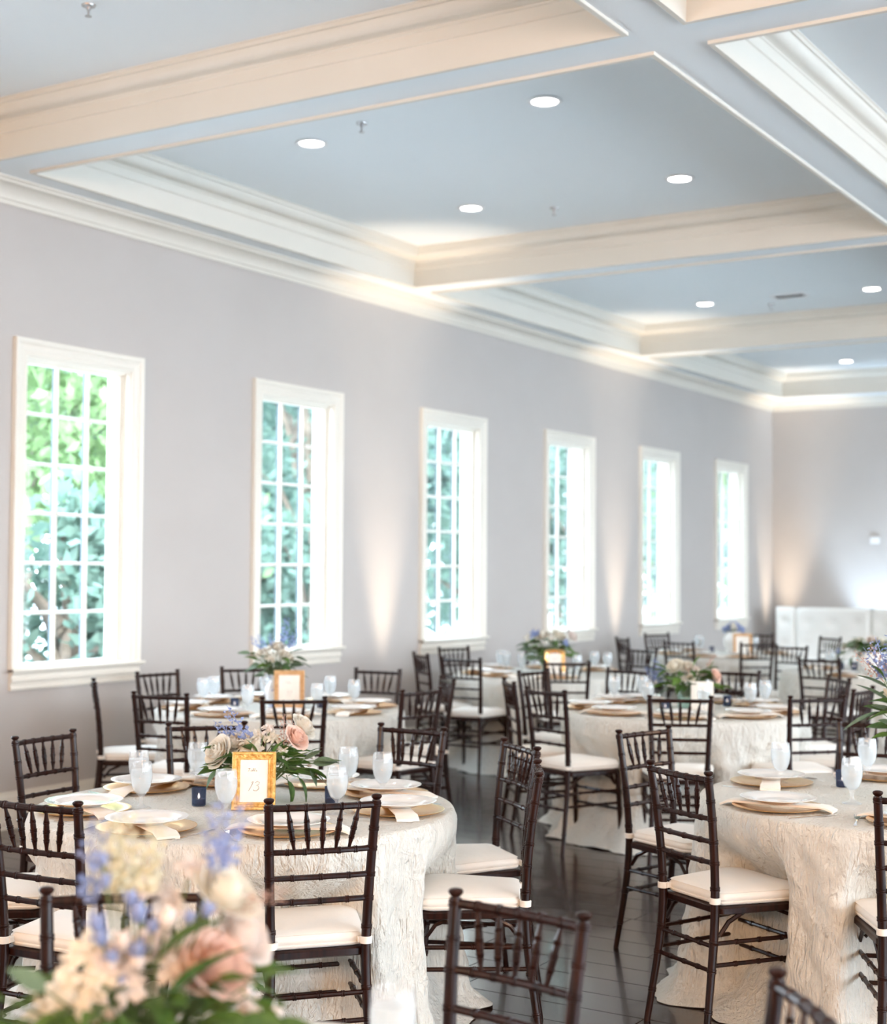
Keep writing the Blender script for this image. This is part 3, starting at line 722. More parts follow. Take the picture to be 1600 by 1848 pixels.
fork_me = b.mesh('fork', m_silver, False)
def goblet():
    t = bpy.data.objects.new('water_goblet', None); COL.objects.link(t)
    b_ = MB(); out = [(.001, .0), (.034, .0), (.0355, .002), (.034, .004), (.014, .010), (.0075, .018), (.0065, .032), (.0085, .042), (.0085, .046), (.014, .051), (.026, .064), (.0345, .085), (.0385, .108), (.0388, .130), (.0365, .152), (.0345, .166), (.0338, .1665), (.0335, .166), (.0355, .150), (.0375, .130), (.0372, .108), (.033, .086), (.025, .067), (.012, .054), (.001, .051)]
    b_.lathe(out, 28); put('bowl', b_.mesh('bowl', m_glass), t)
    b_ = MB(); b_.lathe([(.001, .052), (.012, .0555), (.0245, .068), (.0322, .087), (.0362, .108), (.0366, .130), (.0358, .138), (.034, .1385), (.001, .1385)], 28); put('water', b_.mesh('water', m_water), t)
    return t
gob0 = goblet(); gob_n = [0]
def add_goblet(tn, x, y, label):
    g = gob0 if gob_n[0] == 0 else copy_tree(gob0); gob_n[0] += 1
    g.location = (x, y, ZT); g.rotation_euler = (0, 0, random.uniform(0, 6)); g['label'] = label; g['category'] = 'goblet'; g['group'] = 'water goblets on the ' + TB[tn][1]
setn = {'T1': 5, 'T2': 5, 'T3': 5, 'T4': 5, 'T5': 3, 'T6': 3, 'T8': 3}
for i, (x, y, f, tn) in enumerate(CPOS):
    if tn == 'T0': continue
    (cx_, cy_), nm = TB[tn]; pl = place_of[i]
    if tn == 'T3' and pl == 'x': continue
    v = Vector((x - cx_, y - cy_)).normalized(); c = Vector((cx_, cy_)) + v * (.566 + random.uniform(-.008, .008)); rz = math.atan2(-v.y, -v.x) - PI / 2
    at = '%s place of the %s' % (pl, nm)
    thing('charger_plate', 'gold charger plate at the ' + at, 'charger', (c.x, c.y, ZT), rz, 'gold chargers on the ' + nm, charger_me)
    na = rz + R(random.choice([-25, 18, 30, 160]) + random.uniform(-10, 10))
    thing('napkin', 'folded champagne napkin under the plate at the ' + at, 'napkin', (c.x, c.y, ZT), na, 'napkins on the ' + nm, napkin_me)
    thing('dinner_plate', 'white round dinner plate at the ' + at, 'plate', (c.x, c.y, ZT + .0245), rz, 'white plates on the ' + nm, plate_me)
    if setn[tn] > 3:
        lat = Vector((-math.cos(rz), -math.sin(rz)))
        k = c - lat * .195; thing('dinner_knife', 'silver knife right of the plate at the ' + at, 'knife', (k.x, k.y, ZT), rz + R(random.uniform(-7, 7)), 'knives on the ' + nm, knife_me)
        k = c + lat * .195; thing('dinner_fork', 'silver fork left of the plate at the ' + at, 'fork', (k.x, k.y, ZT), rz + R(random.uniform(-7, 7)), 'forks on the ' + nm, fork_me)
GOB = dict(
 T1=[(3.34, 3.96, 'front of the two overlapping at the left'), (3.12, 4.18, 'half hidden behind its twin'), (3.12, 4.51, 'rear, left of the bouquet'), (3.72, 3.97, 'just left of the gilt frame'), (3.98, 4.26, 'right of the bouquet, over the front chair'), (3.70, 4.72, 'right rear, behind its two neighbours'), (3.90, 4.66, 'rightmost on the table')],
 T2=[(.90, 7.10, 'left front of the left pair'), (.85, 7.26, 'rear of the left pair'), (1.02, 7.56, 'left behind the blue vase'), (1.46, 6.85, 'in front of the blue vase, left'), (1.16, 7.62, 'behind the wooden frame'), (1.72, 7.18, 'right of the wooden frame'), (1.42, 7.72, 'left one of the right pair'), (1.72, 7.56, 'right one of the right pair')],
 T3=[(5.03, 5.85, 'leftmost, beside the left plate'), (5.28, 6.20, 'rear one of the right pair'), (5.42, 5.51, 'front one of the right pair')],
 T4=[(2.90, 8.80, 'leftmost'), (3.02, 8.98, 'left rear'), (3.27, 8.50, 'left of the glass vase'), (3.66, 8.44, 'right of the cream card'), (3.42, 9.06, 'rear, right of the bouquet'), (3.82, 8.80, 'front of the right pair'), (3.82, 9.06, 'rear of the right pair')],
 T5=[(.80, 11.01, 'rear of the left pair'), (.96, 10.82, 'front of the left pair'), (.95, 11.28, 'behind the bouquet'), (1.12, 10.80, 'left of the bouquet'), (1.62, 10.82, 'right of the arched frame'), (1.50, 11.38, 'rear of the right pair'), (1.66, 11.30, 'front of the right pair')],
 T6=[(1.05, 14.78, 'left one of the left pair'), (1.14, 14.62, 'right one of the left pair'), (1.62, 14.92, 'right of the wooden frame')],
 T8=[(3.04, 12.90, 'standing alone at the left')],
 T0=[(5.67, 2.08, 'out of focus at the bottom edge')])
for tn, L in GOB.items():
    for x, y, w in L: add_goblet(tn, x, y, 'iced water goblet on the %s, %s' % (TB[tn][1], w))

# votive candles
def votive():
    t = bpy.data.objects.new('votive_candle', None); COL.objects.link(t)
    b_ = MB(); b_.lathe([(.001, 0), (.023, 0), (.025, .003), (.0265, .064), (.0255, .065), (.0245, .064), (.023, .006), (.001, .006)], 24); put('holder', b_.mesh('holder', m_blueglass), t)
    b_ = MB(); b_.lathe([(.001, .007), (.019, .007), (.0195, .024), (.018, .025), (.001, .024)], 20); put('candle', b_.mesh('candle', m_wax), t)
    b_ = MB(); b_.lathe([(.001, .025), (.004, .029), (.0045, .034), (.002, .042), (.0004, .046)], 10); put('flame', b_.mesh('flame', m_flame), t)
    return t
vot0 = votive(); vn = 0
for tn, L in dict(T1=[(3.46, 4.13, 'left of the gilt frame'), (3.84, 4.42, 'beside a goblet at the right')], T2=[(1.22, 7.02, 'left of the blue vase'), (1.58, 7.40, 'right of the wooden frame')],
                  T4=[(3.42, 8.42, 'in front of the glass vase'), (3.60, 8.98, 'right of the cream card')], T3=[(5.26, 5.92, 'between the goblets')], T6=[(1.28, 14.58, 'left of the white vase')],
                  T8=[(3.16, 12.82, 'left one of the pair'), (3.26, 12.88, 'right one of the pair')]).items():
    for x, y, w in L:
        v = vot0 if vn == 0 else copy_tree(vot0); vn += 1
        v.location = (x, y, ZT); v['label'] = 'lit candle in blue glass on the %s, %s' % (TB[tn][1], w); v['category'] = 'candle'; v['group'] = 'blue glass votives'

# ------------------------------------------------------------------ table number frames
def frame_profile(b_, w, h, prof, arch=0.):
    """mitred picture frame in the xz-plane facing -y; prof (inward offset, depth towards viewer)"""
    vs = []; fs = []; n = len(prof)
    pts0 = []
    for o_, d in prof:
        loop = [(-w / 2 + o_, o_), (w / 2 - o_, o_), (w / 2 - o_, h - o_)]
        if arch: loop += [(math.cos(PI * k / 8) * (w / 2 - o_), h - o_ + arch * math.sin(PI * k / 8)) for k in range(1, 8)]
        loop += [(-w / 2 + o_, h - o_)]
        m_ = len(loop); vs += [(x, -d, z) for x, z in loop]
    for j in range(n - 1):
        for i in range(m_): k = (i + 1) % m_; fs.append((j * m_ + i, j * m_ + k, (j + 1) * m_ + k, (j + 1) * m_ + i))
    b_.add(vs, fs)
def strokes(b_, lines, ox, oz, s_, y, r=.0006):
    for ln_ in lines: b_.sweep([(ox + x * s_, y, oz + z * s_) for x, z in ln_], r, 4)
GL = {'1': [[(0, 0), (.25, .45), (.5, .95), (.42, .98), (.28, .80)]], '3': [[(.15, .82), (.4, 1.0), (.62, .88), (.55, .66), (.3, .56), (.52, .48), (.58, .25), (.35, .02), (.05, .02), (0, .14)]],
      'T': [[(0, .85), (.3, 1.0), (.8, .95)], [(.5, .96), (.36, .4), (.1, 0)]], 'a': [[(.4, .42), (.2, .46), (.03, .2), (.15, 0), (.38, .3), (.42, .42), (.36, .05), (.5, .05)]],
      'b': [[(0, .1), (.3, .8), (.33, .98), (.2, .9), (.1, .1), (.3, .05), (.38, .3), (.2, .42)]], 'l': [[(0, .1), (.3, .8), (.33, .98), (.2, .9), (.12, .1), (.28, .05)]],
      'e': [[(0, .2), (.3, .3), (.25, .45), (.06, .3), (.1, .04), (.35, .1)]]}
FR_PROF = [(0, 0), (0, .012), (.003, .016), (.010, .017), (.014, .012), (.019, .010), (.021, .014), (.025, .013), (.027, .007), (.029, .006)]
def table_frame(loc, rz, w, h, m_, digits, label, s_=1., arch=0., stand=True):
    t = thing('table_number_frame', label, 'picture frame', loc, rz)
    tilt = (R(-10), 0, 0)
    b_ = MB(); frame_profile(b_, w, h, FR_PROF, arch)
    f = put('frame', b_.mesh('frame', m_), t, (0, 0, .001), tilt)
    b_ = MB(); b_.box(-w / 2 + .002, w / 2 - .002, -.001, .004, .002, h - .002 + arch * .6); put('backing', b_.mesh('backing', m_black, False), t, (0, 0, .001), tilt)
    b_ = MB(); b_.box(-w / 2 + .026, w / 2 - .026, -.006, -.003, .026, h - .026 + arch * .7); cd_ = put('card', b_.mesh('card', m_card, False), t, (0, 0, .001), tilt)
    b_ = MB(); strokes(b_, GL['T'], -.022, h * .66, .012, -.0066, .0004); xo = -.012
    for ch in 'able': strokes(b_, GL[ch], xo, h * .66, .012, -.0066, .0004); xo += .0062
    xo = -.018 if len(digits) > 1 else -.008
    for ch in digits: strokes(b_, GL[ch], xo, h * .33, .034, -.0068, .0006); xo += .017
    put('lettering', b_.mesh('lettering', m_ink), cd_)
    b_ = MB(); b_.box(-.02, .02, 0, .004, 0, h * .62); put('easel_leg', b_.mesh('easel_leg', m_black, False), t, (0, .075, 0), (R(16), 0, 0))
    return t
def face_cam(x, y, extra=0): return math.atan2(CAM.y - y, CAM.x - x) + PI / 2 + R(extra)
table_frame((3.695, 4.15, ZT), face_cam(3.7, 4.15, -4), .155, .205, m_gilt, '13', 'ornate gilt frame with a script number 13 card')
table_frame((1.51, 7.18, ZT), face_cam(1.5, 7.2, 0), .185, .235, m_oak, '11', 'plain wood-grained frame with a script number 11 card')
table_frame((1.52, 10.62, ZT), face_cam(1.5, 10.6, 0), .165, .195, m_gold, '1', 'pale gold frame with an arched top before a white bouquet', arch=.02)
table_frame((1.72, 14.30, ZT), face_cam(1.7, 14.3, 8), .19, .22, m_oak, '1', 'wooden frame with a white card beside the far vase')
t = thing('table_card', 'cream card standing beside the glass vase', 'card', (3.58, 8.62, ZT), face_cam(3.6, 8.6, 6))
b = MB(); b.box(-.068, .068, -.002, .002, 0, .175); put('front_leaf', b.mesh('front_leaf', m_card, False), t, (0, 0, 0), (R(-9), 0, 0))
b = MB(); b.box(-.068, .068, -.002, .002, 0, .175); put('rear_leaf', b.mesh('rear_leaf', m_card, False), t, (0, .056, 0), (R(9), 0, 0))

# ------------------------------------------------------------------ flowers
def petal(b_, r, wid, phi, tilt, curl, base_r, z0, n=4, ruff=0., rg=random):
    """cupped petal grid; phi around, tilt 0 = upright, 1 = lying flat"""
    vs = []; N = n + 1
    for i in range(N):
        t = i / n; el = (PI / 2) * (1 - tilt) - curl * t * t
        rad = base_r + r * t * math.cos(PI / 2 * (1 - tilt) * (1 - .35 * t)) * (1 if tilt > .05 else .35) ; z = z0 + r * t * math.sin(max(el, -.6)) * (1 - .25 * tilt)
        hw = wid * math.sin(PI * (.18 + .62 * t)) * (1 if t < .99 else .72)
        for j in range(N):
            s_ = (j / n) * 2 - 1; a = phi + s_ * hw / max(base_r + r * .45, .004) * .55
            rr = rad + (-.10 * r * (1 - s_ * s_) if 0 else .0) - .12 * r * s_ * s_ * (1 - tilt) + ruff * rg.uniform(-1, 1) * t
            vs.append((rr * math.cos(a), rr * math.sin(a), z - .10 * r * s_ * s_ * t + ruff * rg.uniform(-1, 1) * t))
    fs = [(i * N + j, i * N + j + 1, (i + 1) * N + j + 1, (i + 1) * N + j) for i in range(n) for j in range(n)]
    b_.add(vs, fs)
def rose_petal(b_, phi, rho, h, half, z0, flare, curl, rg):
    """one broad cupped petal standing on a shell of radius rho"""
    n = 5; N = n + 1; vs = []; ed = rg.uniform(-.03, .03)
    for i in range(N):
        for j in range(N):
            s_ = (j / n) * 2 - 1; t = (i / n) * (1 - .16 * s_ ** 4)
            r_ = rho * (.30 + .70 * math.sin(min(t * 1.25, 1) * PI / 2)) + flare * t * t + curl * max(0, t - .75) * 4 * .25
            hw = half * (.45 + .55 * math.sin(min(t * 1.3, 1) * PI / 2))
            a = phi + s_ * hw; z = z0 + h * t - abs(curl) * .7 * max(0, t - .72) ** 1.2 * 1.6 + ed * s_
            r_ += .035 * math.sin(s_ * 5 + phi * 3) * t
            vs.append((r_ * math.cos(a), r_ * math.sin(a), z))
    b_.add(vs, [(i * N + j, i * N + j + 1, (i + 1) * N + j + 1, (i + 1) * N + j) for i in range(n) for j in range(n)])
def rose(seed, m_, ruff=.0):
    """unit rose, radius about 1, facing +z"""
    rg = random.Random(seed); b_ = MB()
    b_.lathe([(.05, -.62), (.26, -.55), (.34, -.3), (.2, .1), (.02, .12)], 10)
    for n, rho, h, half, z0, fl, cu in ((3, .13, .92, 1.25, -.42, -.03, 0), (3, .22, .96, 1.1, -.45, -.02, 0), (4, .33, .98, .95, -.50, .0, .05), (5, .45, .95, .80, -.55, .06, .12), (5, .56, .88, .78, -.58, .15, .25), (6, .66, .78, .74, -.60, .24, .28), (6, .72, .60, .74, -.60, .36, .36)):
        o_ = rg.uniform(0, 6)
        for k in range(n): rose_petal(b_, o_ + 2 * PI * k / n + rg.uniform(-.12, .12), rho * rg.uniform(.96, 1.04), h * rg.uniform(.94, 1.05), half, z0, fl, cu, rg)
    return b_.mesh('rose', m_)
def ruffled(seed, m_):
    rg = random.Random(seed); b_ = MB(); b_.lathe([(.05, -.5), (.3, -.3), (.3, 0), (.05, .2)], 8)
    for k in range(34): petal(b_, rg.uniform(.6, .95), rg.uniform(.22, .35), rg.uniform(0, 6.28), (k / 34) ** .8, rg.uniform(.2, .7), .12 + .1 * k / 34, -.25, 3, .07, rg)
    return b_.mesh('blossom', m_)
FL = {}
for nm, m_ in (('white', m_white), ('cream', m_cream), ('peach', m_peach), ('blush', m_blush)): FL['rose_' + nm] = [rose(s_, m_, .02) for s_ in (1, 2)]
FL['ruf_white'] = [ruffled(5, m_white)]; FL['ruf_blush'] = [ruffled(6, m_blush)]; FL['ruf_cream'] = [ruffled(8, m_cream)]; FL['ruf_blue'] = [ruffled(7, m_bluef)]
def leaf_mesh(wid, fold, droop, m_, tipw=1.0):
    b_ = MB(); n = 7; vs = []
    for i in range(n + 1):
        t = i / n; w = wid * (math.sin(PI * t ** .8) ** tipw) + .006; z = -droop * t * t
        vs += [(-w, t, z + fold * w), (-w * .5, t, z + fold * w * .42), (0, t, z), (w * .5, t, z + fold * w * .42), (w, t, z + fold * w)]
    fs = [(i * 5 + j, i * 5 + j + 1, (i + 1) * 5 + j + 1, (i + 1) * 5 + j) for i in range(n) for j in range(4)]
    b_.add(vs, fs); b_.sweep([(0, -.18, .0), (0, .0, -.004), (0, .5, -.008 - droop * .25)], [.014, .012, .005], 4)
    return b_.mesh('leaf', m_)
LF = dict(dark=leaf_mesh(.24, .35, .25, m_leaf), fresh=leaf_mesh(.26, .3, .2, m_leaf2), euc=leaf_mesh(.30, .15, .1, m_euc, .8), long=leaf_mesh(.15, .4, .3, m_leaf))
def spire_mesh(m_, seed, n=16, size=.16, open_=True):
    """unit-length flower spike along +z"""
    rg = random.Random(seed); b_ = MB(); b_.sweep([(0, 0, 0), (.03, 0, .5), (0, .02, 1.)], [.012, .01, .005], 5)
    for k in range(n):
        t = .22 + .76 * k / n; a = k * 2.4; q = size * (1.15 - .8 * t); rr = .05 + size * .5 * (1 - .6 * t)
        c = Vector((rr * math.cos(a), rr * math.sin(a), t))
        for p_ in range(4 if open_ else 2):
            d1 = Vector((rg.uniform(-1, 1), rg.uniform(-1, 1), rg.uniform(-1, 1))).normalized(); d2 = d1.cross(Vector((rg.uniform(-1, 1), rg.uniform(-1, 1), rg.uniform(-1, 1)))).normalized()
            b_.add([c, c + q * .45 * d1 + q * .32 * d2, c + q * .9 * d1, c + q * .45 * d1 - q * .32 * d2], [(0, 1, 2, 3)])
    return b_.mesh('spire', m_)
SPI = dict(blue=spire_mesh(m_bluef, 3), pink=spire_mesh(m_pink, 4, 30, .11, False), lime=spire_mesh(m_lime, 5, 34, .16), white=spire_mesh(m_white, 6))
bud_me = {}
for nm, m_ in (('blush', m_blush), ('white', m_white), ('blue', m_bluef), ('cream', m_cream)):
    b = MB(); b.lathe([(.02, -.9), (.35, -.6), (.52, -.1), (.42, .4), (.15, .7), (.02, .75)], 9); 
    for k in range(5): petal(b, .9, .5, 2 * PI * k / 5, .25, .1, .25, -.35, 3)
    bud_me[nm] = b.mesh('bud', m_)
def aim(v, roll=0.):
    return (Vector(v).to_track_quat('Z', 'Y').to_matrix() @ Matrix.Rotation(roll, 3, 'Z')).to_euler()
def aim_y(v, roll=0.):
    return (Vector(v).to_track_quat('Y', 'Z').to_matrix() @ Matrix.Rotation(roll, 3, 'Y')).to_euler()
class Bouquet:
    """local frame: x = viewer's right, y = away from the viewer, z = up"""
    def __init__(s, label, loc, seed=0):
        s.t = thing('flower_arrangement', label, 'flowers', loc, face_cam(loc[0], loc[1])); s.rg = random.Random(seed); s.stems = MB(); s.neck = .1
    def stem(s, p):
        p = Vector(p); a = Vector((p.x * .12, p.y * .12, s.neck)); s.stems.sweep([a - Vector((0, 0, .06)), a.lerp(p, .5) + Vector((0, 0, .02)), p], [.0022, .002, .0018], 5)
    def flower(s, kind, x, z, r, y=0., label=None, name=None):
        p = Vector((x, y, z)); s.stem(p - Vector((0, 0, r * .4)))
        d = Vector((x * 1.2, y - .10, z - s.neck + .02)); me = s.rg.choice(FL[kind])
        put(name or ('rose' if kind.startswith('rose') else 'blossom'), me, s.t, p, aim(d, s.rg.uniform(0, 6)), r, label=label)
    def bud(s, kind, x, z, r, y=0.):
        p = Vector((x, y, z)); s.stem(p); put('bud', bud_me[kind], s.t, p, aim((x, y - .03, z - s.neck)), r)
    def leaf(s, kind, x, z, dx, dz, L, y=0., dy=0., roll=None):
        p = Vector((x, y, z)); s.stem(p)
        put('leaf', LF[kind], s.t, p, aim_y((dx, dy, dz), s.rg.uniform(-.6, .6) if roll is None else roll), L)
    def spire(s, kind, x, z, dx, dz, L, y=0., dy=0.):
        s.stem((x, y, z)); put('flower_spire', SPI[kind], s.t, (x, y, z), aim((dx, dy, dz), s.rg.uniform(0, 6)), L)
    def leaves(s, kinds, n, rx, ry, z0, z1, L0, L1, down=.2):
        for k in range(n):
            a = s.rg.uniform(0, 2 * PI); q = s.rg.uniform(.45, .95); x = rx * q * math.cos(a); y = ry * q * math.sin(a); z = s.rg.uniform(z0, z1)
            s.leaf(s.rg.choice(kinds), x, z, math.cos(a), s.rg.uniform(-down, .5), s.rg.uniform(L0, L1), y, math.sin(a) * .8)
    def done(s):
        put('stems', s.stems.mesh('stems', m_stem), s.t)
def vase(bq, prof, m_, name='vase', seg=28):
    put(name, MB().lathe(prof, seg).mesh(name, m_), bq.t)
def shell(prof, th=.003):
    return prof + [(max(r - th, .001), z) for r, z in prof[::-1]][:-1] + [(.001, prof[0][1] + .005)]

# number 13 table
B = Bouquet('low garden bouquet of white roses, one peach rose and trailing greens', (3.56, 4.34, ZT), 1); B.neck = .10
vase(B, shell([(.001, 0), (.045, 0), (.050, .01), (.052, .06), (.050, .10)]), m_clear)
for k, x, z, r, y in (('rose_white', -.150, .185, .060, -.03), ('rose_white', -.088, .215, .045, .0), ('ruf_cream', -.040, .222, .048, -.02), ('ruf_white', .005, .245, .036, -.01), ('ruf_blush', .040, .268, .030, .0), ('rose_white', .172, .272, .052, .02), ('ruf_white', -.02, .19, .042, -.04), ('ruf_cream', .062, .235, .030, -.03), ('ruf_white', .09, .19, .026, -.05)): B.flower(k, x, z, r, y)
B.flower('rose_peach', .146, .238, .048, -.05, 'peach rose')
for x, z in ((.045, .262), (.02, .25), (.19, .13), (.215, .10), (.20, .16), (.10, .15)): B.bud('blush', x, z, .012, -.03)
B.spire('blue', -.02, .19, -.55, .9, .19, 0, -.1); B.spire('blue', -.06, .20, -.9, .8, .14, .02); B.spire('pink', .095, .19, -.02, 1, .13, -.02); B.spire('pink', .11, .19, .1, 1, .11, .0)
B.leaves(['dark', 'dark', 'fresh', 'long'], 64, .14, .11, .09, .21, .06, .10)
for x, z, dx, dz, L, k in ((-.14, .12, -.5, -.5, .085, 'dark'), (-.12, .10, -.4, -.8, .08, 'dark'), (-.10, .14, -.6, -.3, .08, 'dark'), (.05, .17, .3, .5, .08, 'fresh'), (0, .18, -.3, .5, .07, 'fresh'), (.17, .12, .8, -.2, .11, 'dark'), (.13, .11, .9, -.1, .11, 'fresh'), (.15, .09, .5, -.9, .11, 'long'), (.11, .08, .3, -1, .11, 'dark'), (.20, .14, 1, .15, .09, 'euc'), (.22, .15, 1, -.05, .085, 'euc'), (.21, .11, .6, -.6, .075, 'euc'), (.19, .12, .3, -.6, .07, 'euc'), (.17, .155, .8, .5, .07, 'euc'), (.235, .14, .9, .2, .075, 'euc'), (.18, .18, .9, .4, .06, 'euc')): B.leaf(k, x, z, dx, dz, L, -.05)
B.done()
# number 11 table, blue and white vase
B = Bouquet('tall white bouquet in a blue and white vase with handle', (1.34, 7.26, ZT), 2); B.neck = .20
vase(B, shell([(.001, 0), (.038, 0), (.042, .006), (.040, .015), (.060, .055), (.066, .095), (.058, .130), (.036, .155), (.033, .170), (.042, .195), (.048, .20)]), m_china)
b = MB(); 
for s_ in (-1, 1): b.sweep([(s_ * .052, 0, .13), (s_ * .075, 0, .15), (s_ * .078, 0, .175), (s_ * .058, 0, .192), (s_ * .040, 0, .188)], .005, 6)
put('handle', b.mesh('handle', m_china), B.t)
for k, x, z, r, y in (('rose_white', .010, .375, .048, .0), ('ruf_white', -.035, .310, .042, -.06), ('rose_white', .055, .325, .038, -.05), ('rose_white', -.10, .335, .032, -.02), ('ruf_white', .03, .345, .035, .02), ('ruf_white', -.06, .355, .036, .0), ('rose_white', .09, .30, .028, -.03)): B.flower(k, x, z, r, y)
for x, z, dx, dz, L in ((-.06, .34, -.8, .7, .14), (-.05, .35, -.5, .8, .12), (.05, .36, .05, 1, .20), (.07, .33, .4, .9, .17), (-.02, .36, -.2, .9, .10)): B.spire('blue', x, z, dx, dz, L)
B.leaves(['dark', 'dark', 'euc', 'fresh'], 48, .12, .10, .19, .32, .06, .10, .5)
for x, z, dx, dz, L in ((-.15, .33, -1, .1, .085), (.12, .31, 1, -.3, .08), (.15, .28, .9, -.4, .08), (.11, .25, .5, -.9, .08), (.10, .34, .9, .3, .08), (-.10, .27, -.7, -.3, .07)): B.leaf('euc', x, z, dx, dz, L, -.03)
B.done()
# middle table
B = Bouquet('round bouquet of cream roses and peach flowers in a glass vase', (3.44, 8.70, ZT), 3); B.neck = .13
vase(B, shell([(.001, 0), (.050, 0), (.055, .008), (.058, .07), (.054, .13), (.056, .135)]), m_clear)
vase(B, [(.001, .006), (.050, .006), (.053, .07), (.051, .085), (.001, .085)], m_clear, 'water')
for k, x, z, r, y in (('rose_cream', -.075, .265, .055, -.02), ('rose_white', .005, .262, .045, -.01), ('rose_blush', .045, .240, .038, -.02), ('ruf_white', -.02, .19, .03, -.07), ('rose_cream', .03, .195, .026, -.07), ('rose_peach', .185, .205, .048, .0), ('ruf_blush', .10, .225, .03, .02)): B.flower(k, x, z, r, y)
for x, z, dx, dz, L in ((-.13, .18, -.5, .8, .15), (-.15, .17, -.9, .6, .14), (-.12, .16, -1, .2, .12), (-.15, .15, -.6, .9, .12)): B.spire('blue', x, z, dx, dz, L)
B.spire('pink', .12, .24, .5, .8, .12)
B.leaves(['dark', 'fresh', 'dark', 'euc'], 54, .14, .11, .11, .25, .07, .11, .4)
for x, z, dx, dz, L in ((.04, .26, .4, .9, .09), (-.12, .24, -.8, .5, .09), (.15, .15, 1, -.2, .09), (.14, .24, .3, .9, .07), (.20, .14, 1, 0, .09), (-.14, .14, -1, -.1, .09)): B.leaf('fresh', x, z, dx, dz, L, -.04)
B.done()
# arched-frame table
B = Bouquet('white and blush bouquet behind the arched gold frame', (1.30, 10.92, ZT), 4); B.neck = .14
vase(B, shell([(.001, 0), (.045, 0), (.052, .01), (.054, .10), (.050, .14)]), m_clear)
for k, x, z, r, y in (('rose_white', -.05, .315, .062, 0), ('rose_cream', .09, .315, .060, 0), ('rose_blush', .20, .31, .055, 0), ('ruf_blue', -.12, .33, .052, 0), ('ruf_white', .02, .29, .04, -.05), ('ruf_white', -.18, .29, .04, 0), ('ruf_blue', .15, .26, .035, -.05)): B.flower(k, x, z, r, y)
B.leaves(['dark', 'fresh', 'euc'], 56, .19, .13, .12, .28, .08, .12, .5); B.done()
# far table
B = Bouquet('blue hydrangea dome in a large white vase on the far table', (1.50, 14.62, ZT), 5); B.neck = .22
vase(B, shell([(.001, 0), (.055, 0), (.060, .01), (.098, .09), (.105, .14), (.085, .19), (.060, .215), (.065, .22)]), m_porc)
for k, x, z, r, y in (('ruf_blue', -.05, .27, .055, 0), ('ruf_blue', .05, .27, .055, 0), ('ruf_white', 0, .29, .045, -.05), ('ruf_blue', 0, .30, .055, .02), ('ruf_blue', .09, .25, .04, -.02), ('ruf_blue', -.09, .25, .04, -.02)): B.flower(k, x, z, r, y)
B.leaves(['dark', 'euc'], 14, .09, .08, .22, .27, .04, .06, .3); B.done()
# far right table
B = Bouquet('white flowers and eucalyptus spilling left from a wide white bowl', (3.44, 12.74, ZT), 6); B.neck = .17
vase(B, shell([(.001, 0), (.06, 0), (.065, .01), (.10, .05), (.125, .12), (.13, .165), (.135, .17)]), m_porc, 'bowl')
for k, x, z, r, y in (('ruf_white', -.22, .21, .045, 0), ('ruf_white', -.16, .24, .05, 0), ('rose_white', -.10, .25, .05, 0), ('rose_blush', .02, .27, .05, 0), ('ruf_blue', -.27, .17, .03, 0), ('rose_cream', .1, .25, .05, 0)): B.flower(k, x, z, r, y)
B.leaves(['dark', 'fresh', 'euc'], 60, .16, .12, .17, .26, .08, .12, .3)
for x, z, dx, dz, L in ((-.30, .20, -.7, .3, .07), (-.28, .13, -.3, -.8, .07), (-.22, .13, -.2, -1, .08), (-.15, .12, -.3, -.9, .09), (-.20, .17, -.8, -.4, .09)): B.leaf('euc', x, z, dx, dz, L, -.03)
B.done()
# right front table, mostly cut by the frame edge
B = Bouquet('tall airy arrangement with blue bells and large grey-green leaves at the right edge', (5.57, 5.74, ZT), 7); B.neck = .22
vase(B, shell([(.001, 0), (.04, 0), (.045, .01), (.065, .07), (.06, .14), (.035, .18), (.04, .22)]), m_clear)
for k, x, z, r, y in (('ruf_cream', -.055, .40, .05, -.02), ('rose_white', .03, .42, .055, 0), ('rose_peach', .08, .36, .05, -.02), ('ruf_white', .02, .34, .04, -.07)): B.flower(k, x, z, r, y)
for x, z, dx, dz, L in ((-.06, .42, -.35, 1, .20), (-.04, .44, -.15, 1, .20), (.02, .45, .1, 1, .2), (-.07, .43, -.6, .9, .17)): B.spire('blue', x, z, dx, dz, L)
B.spire('pink', -.09, .44, -.6, .6, .16); B.spire('pink', -.07, .46, -.5, .8, .14)
for x, z, dx, dz, L, k in ((-.105, .33, -1, -.45, .125, 'euc'), (-.07, .37, -.75, .45, .11, 'euc'), (-.075, .42, -.6, .3, .10, 'euc'), (-.04, .29, -.25, -1, .12, 'euc'), (-.06, .33, -.5, -.1, .08, 'fresh'), (-.09, .46, -.5, .7, .06, 'dark')): B.leaf(k, x, z, dx, dz, L * 1.25, -.03, 0, .2)
B.leaves(['dark', 'fresh', 'euc'], 26, .10, .10, .24, .40, .07, .11, .4); B.done()
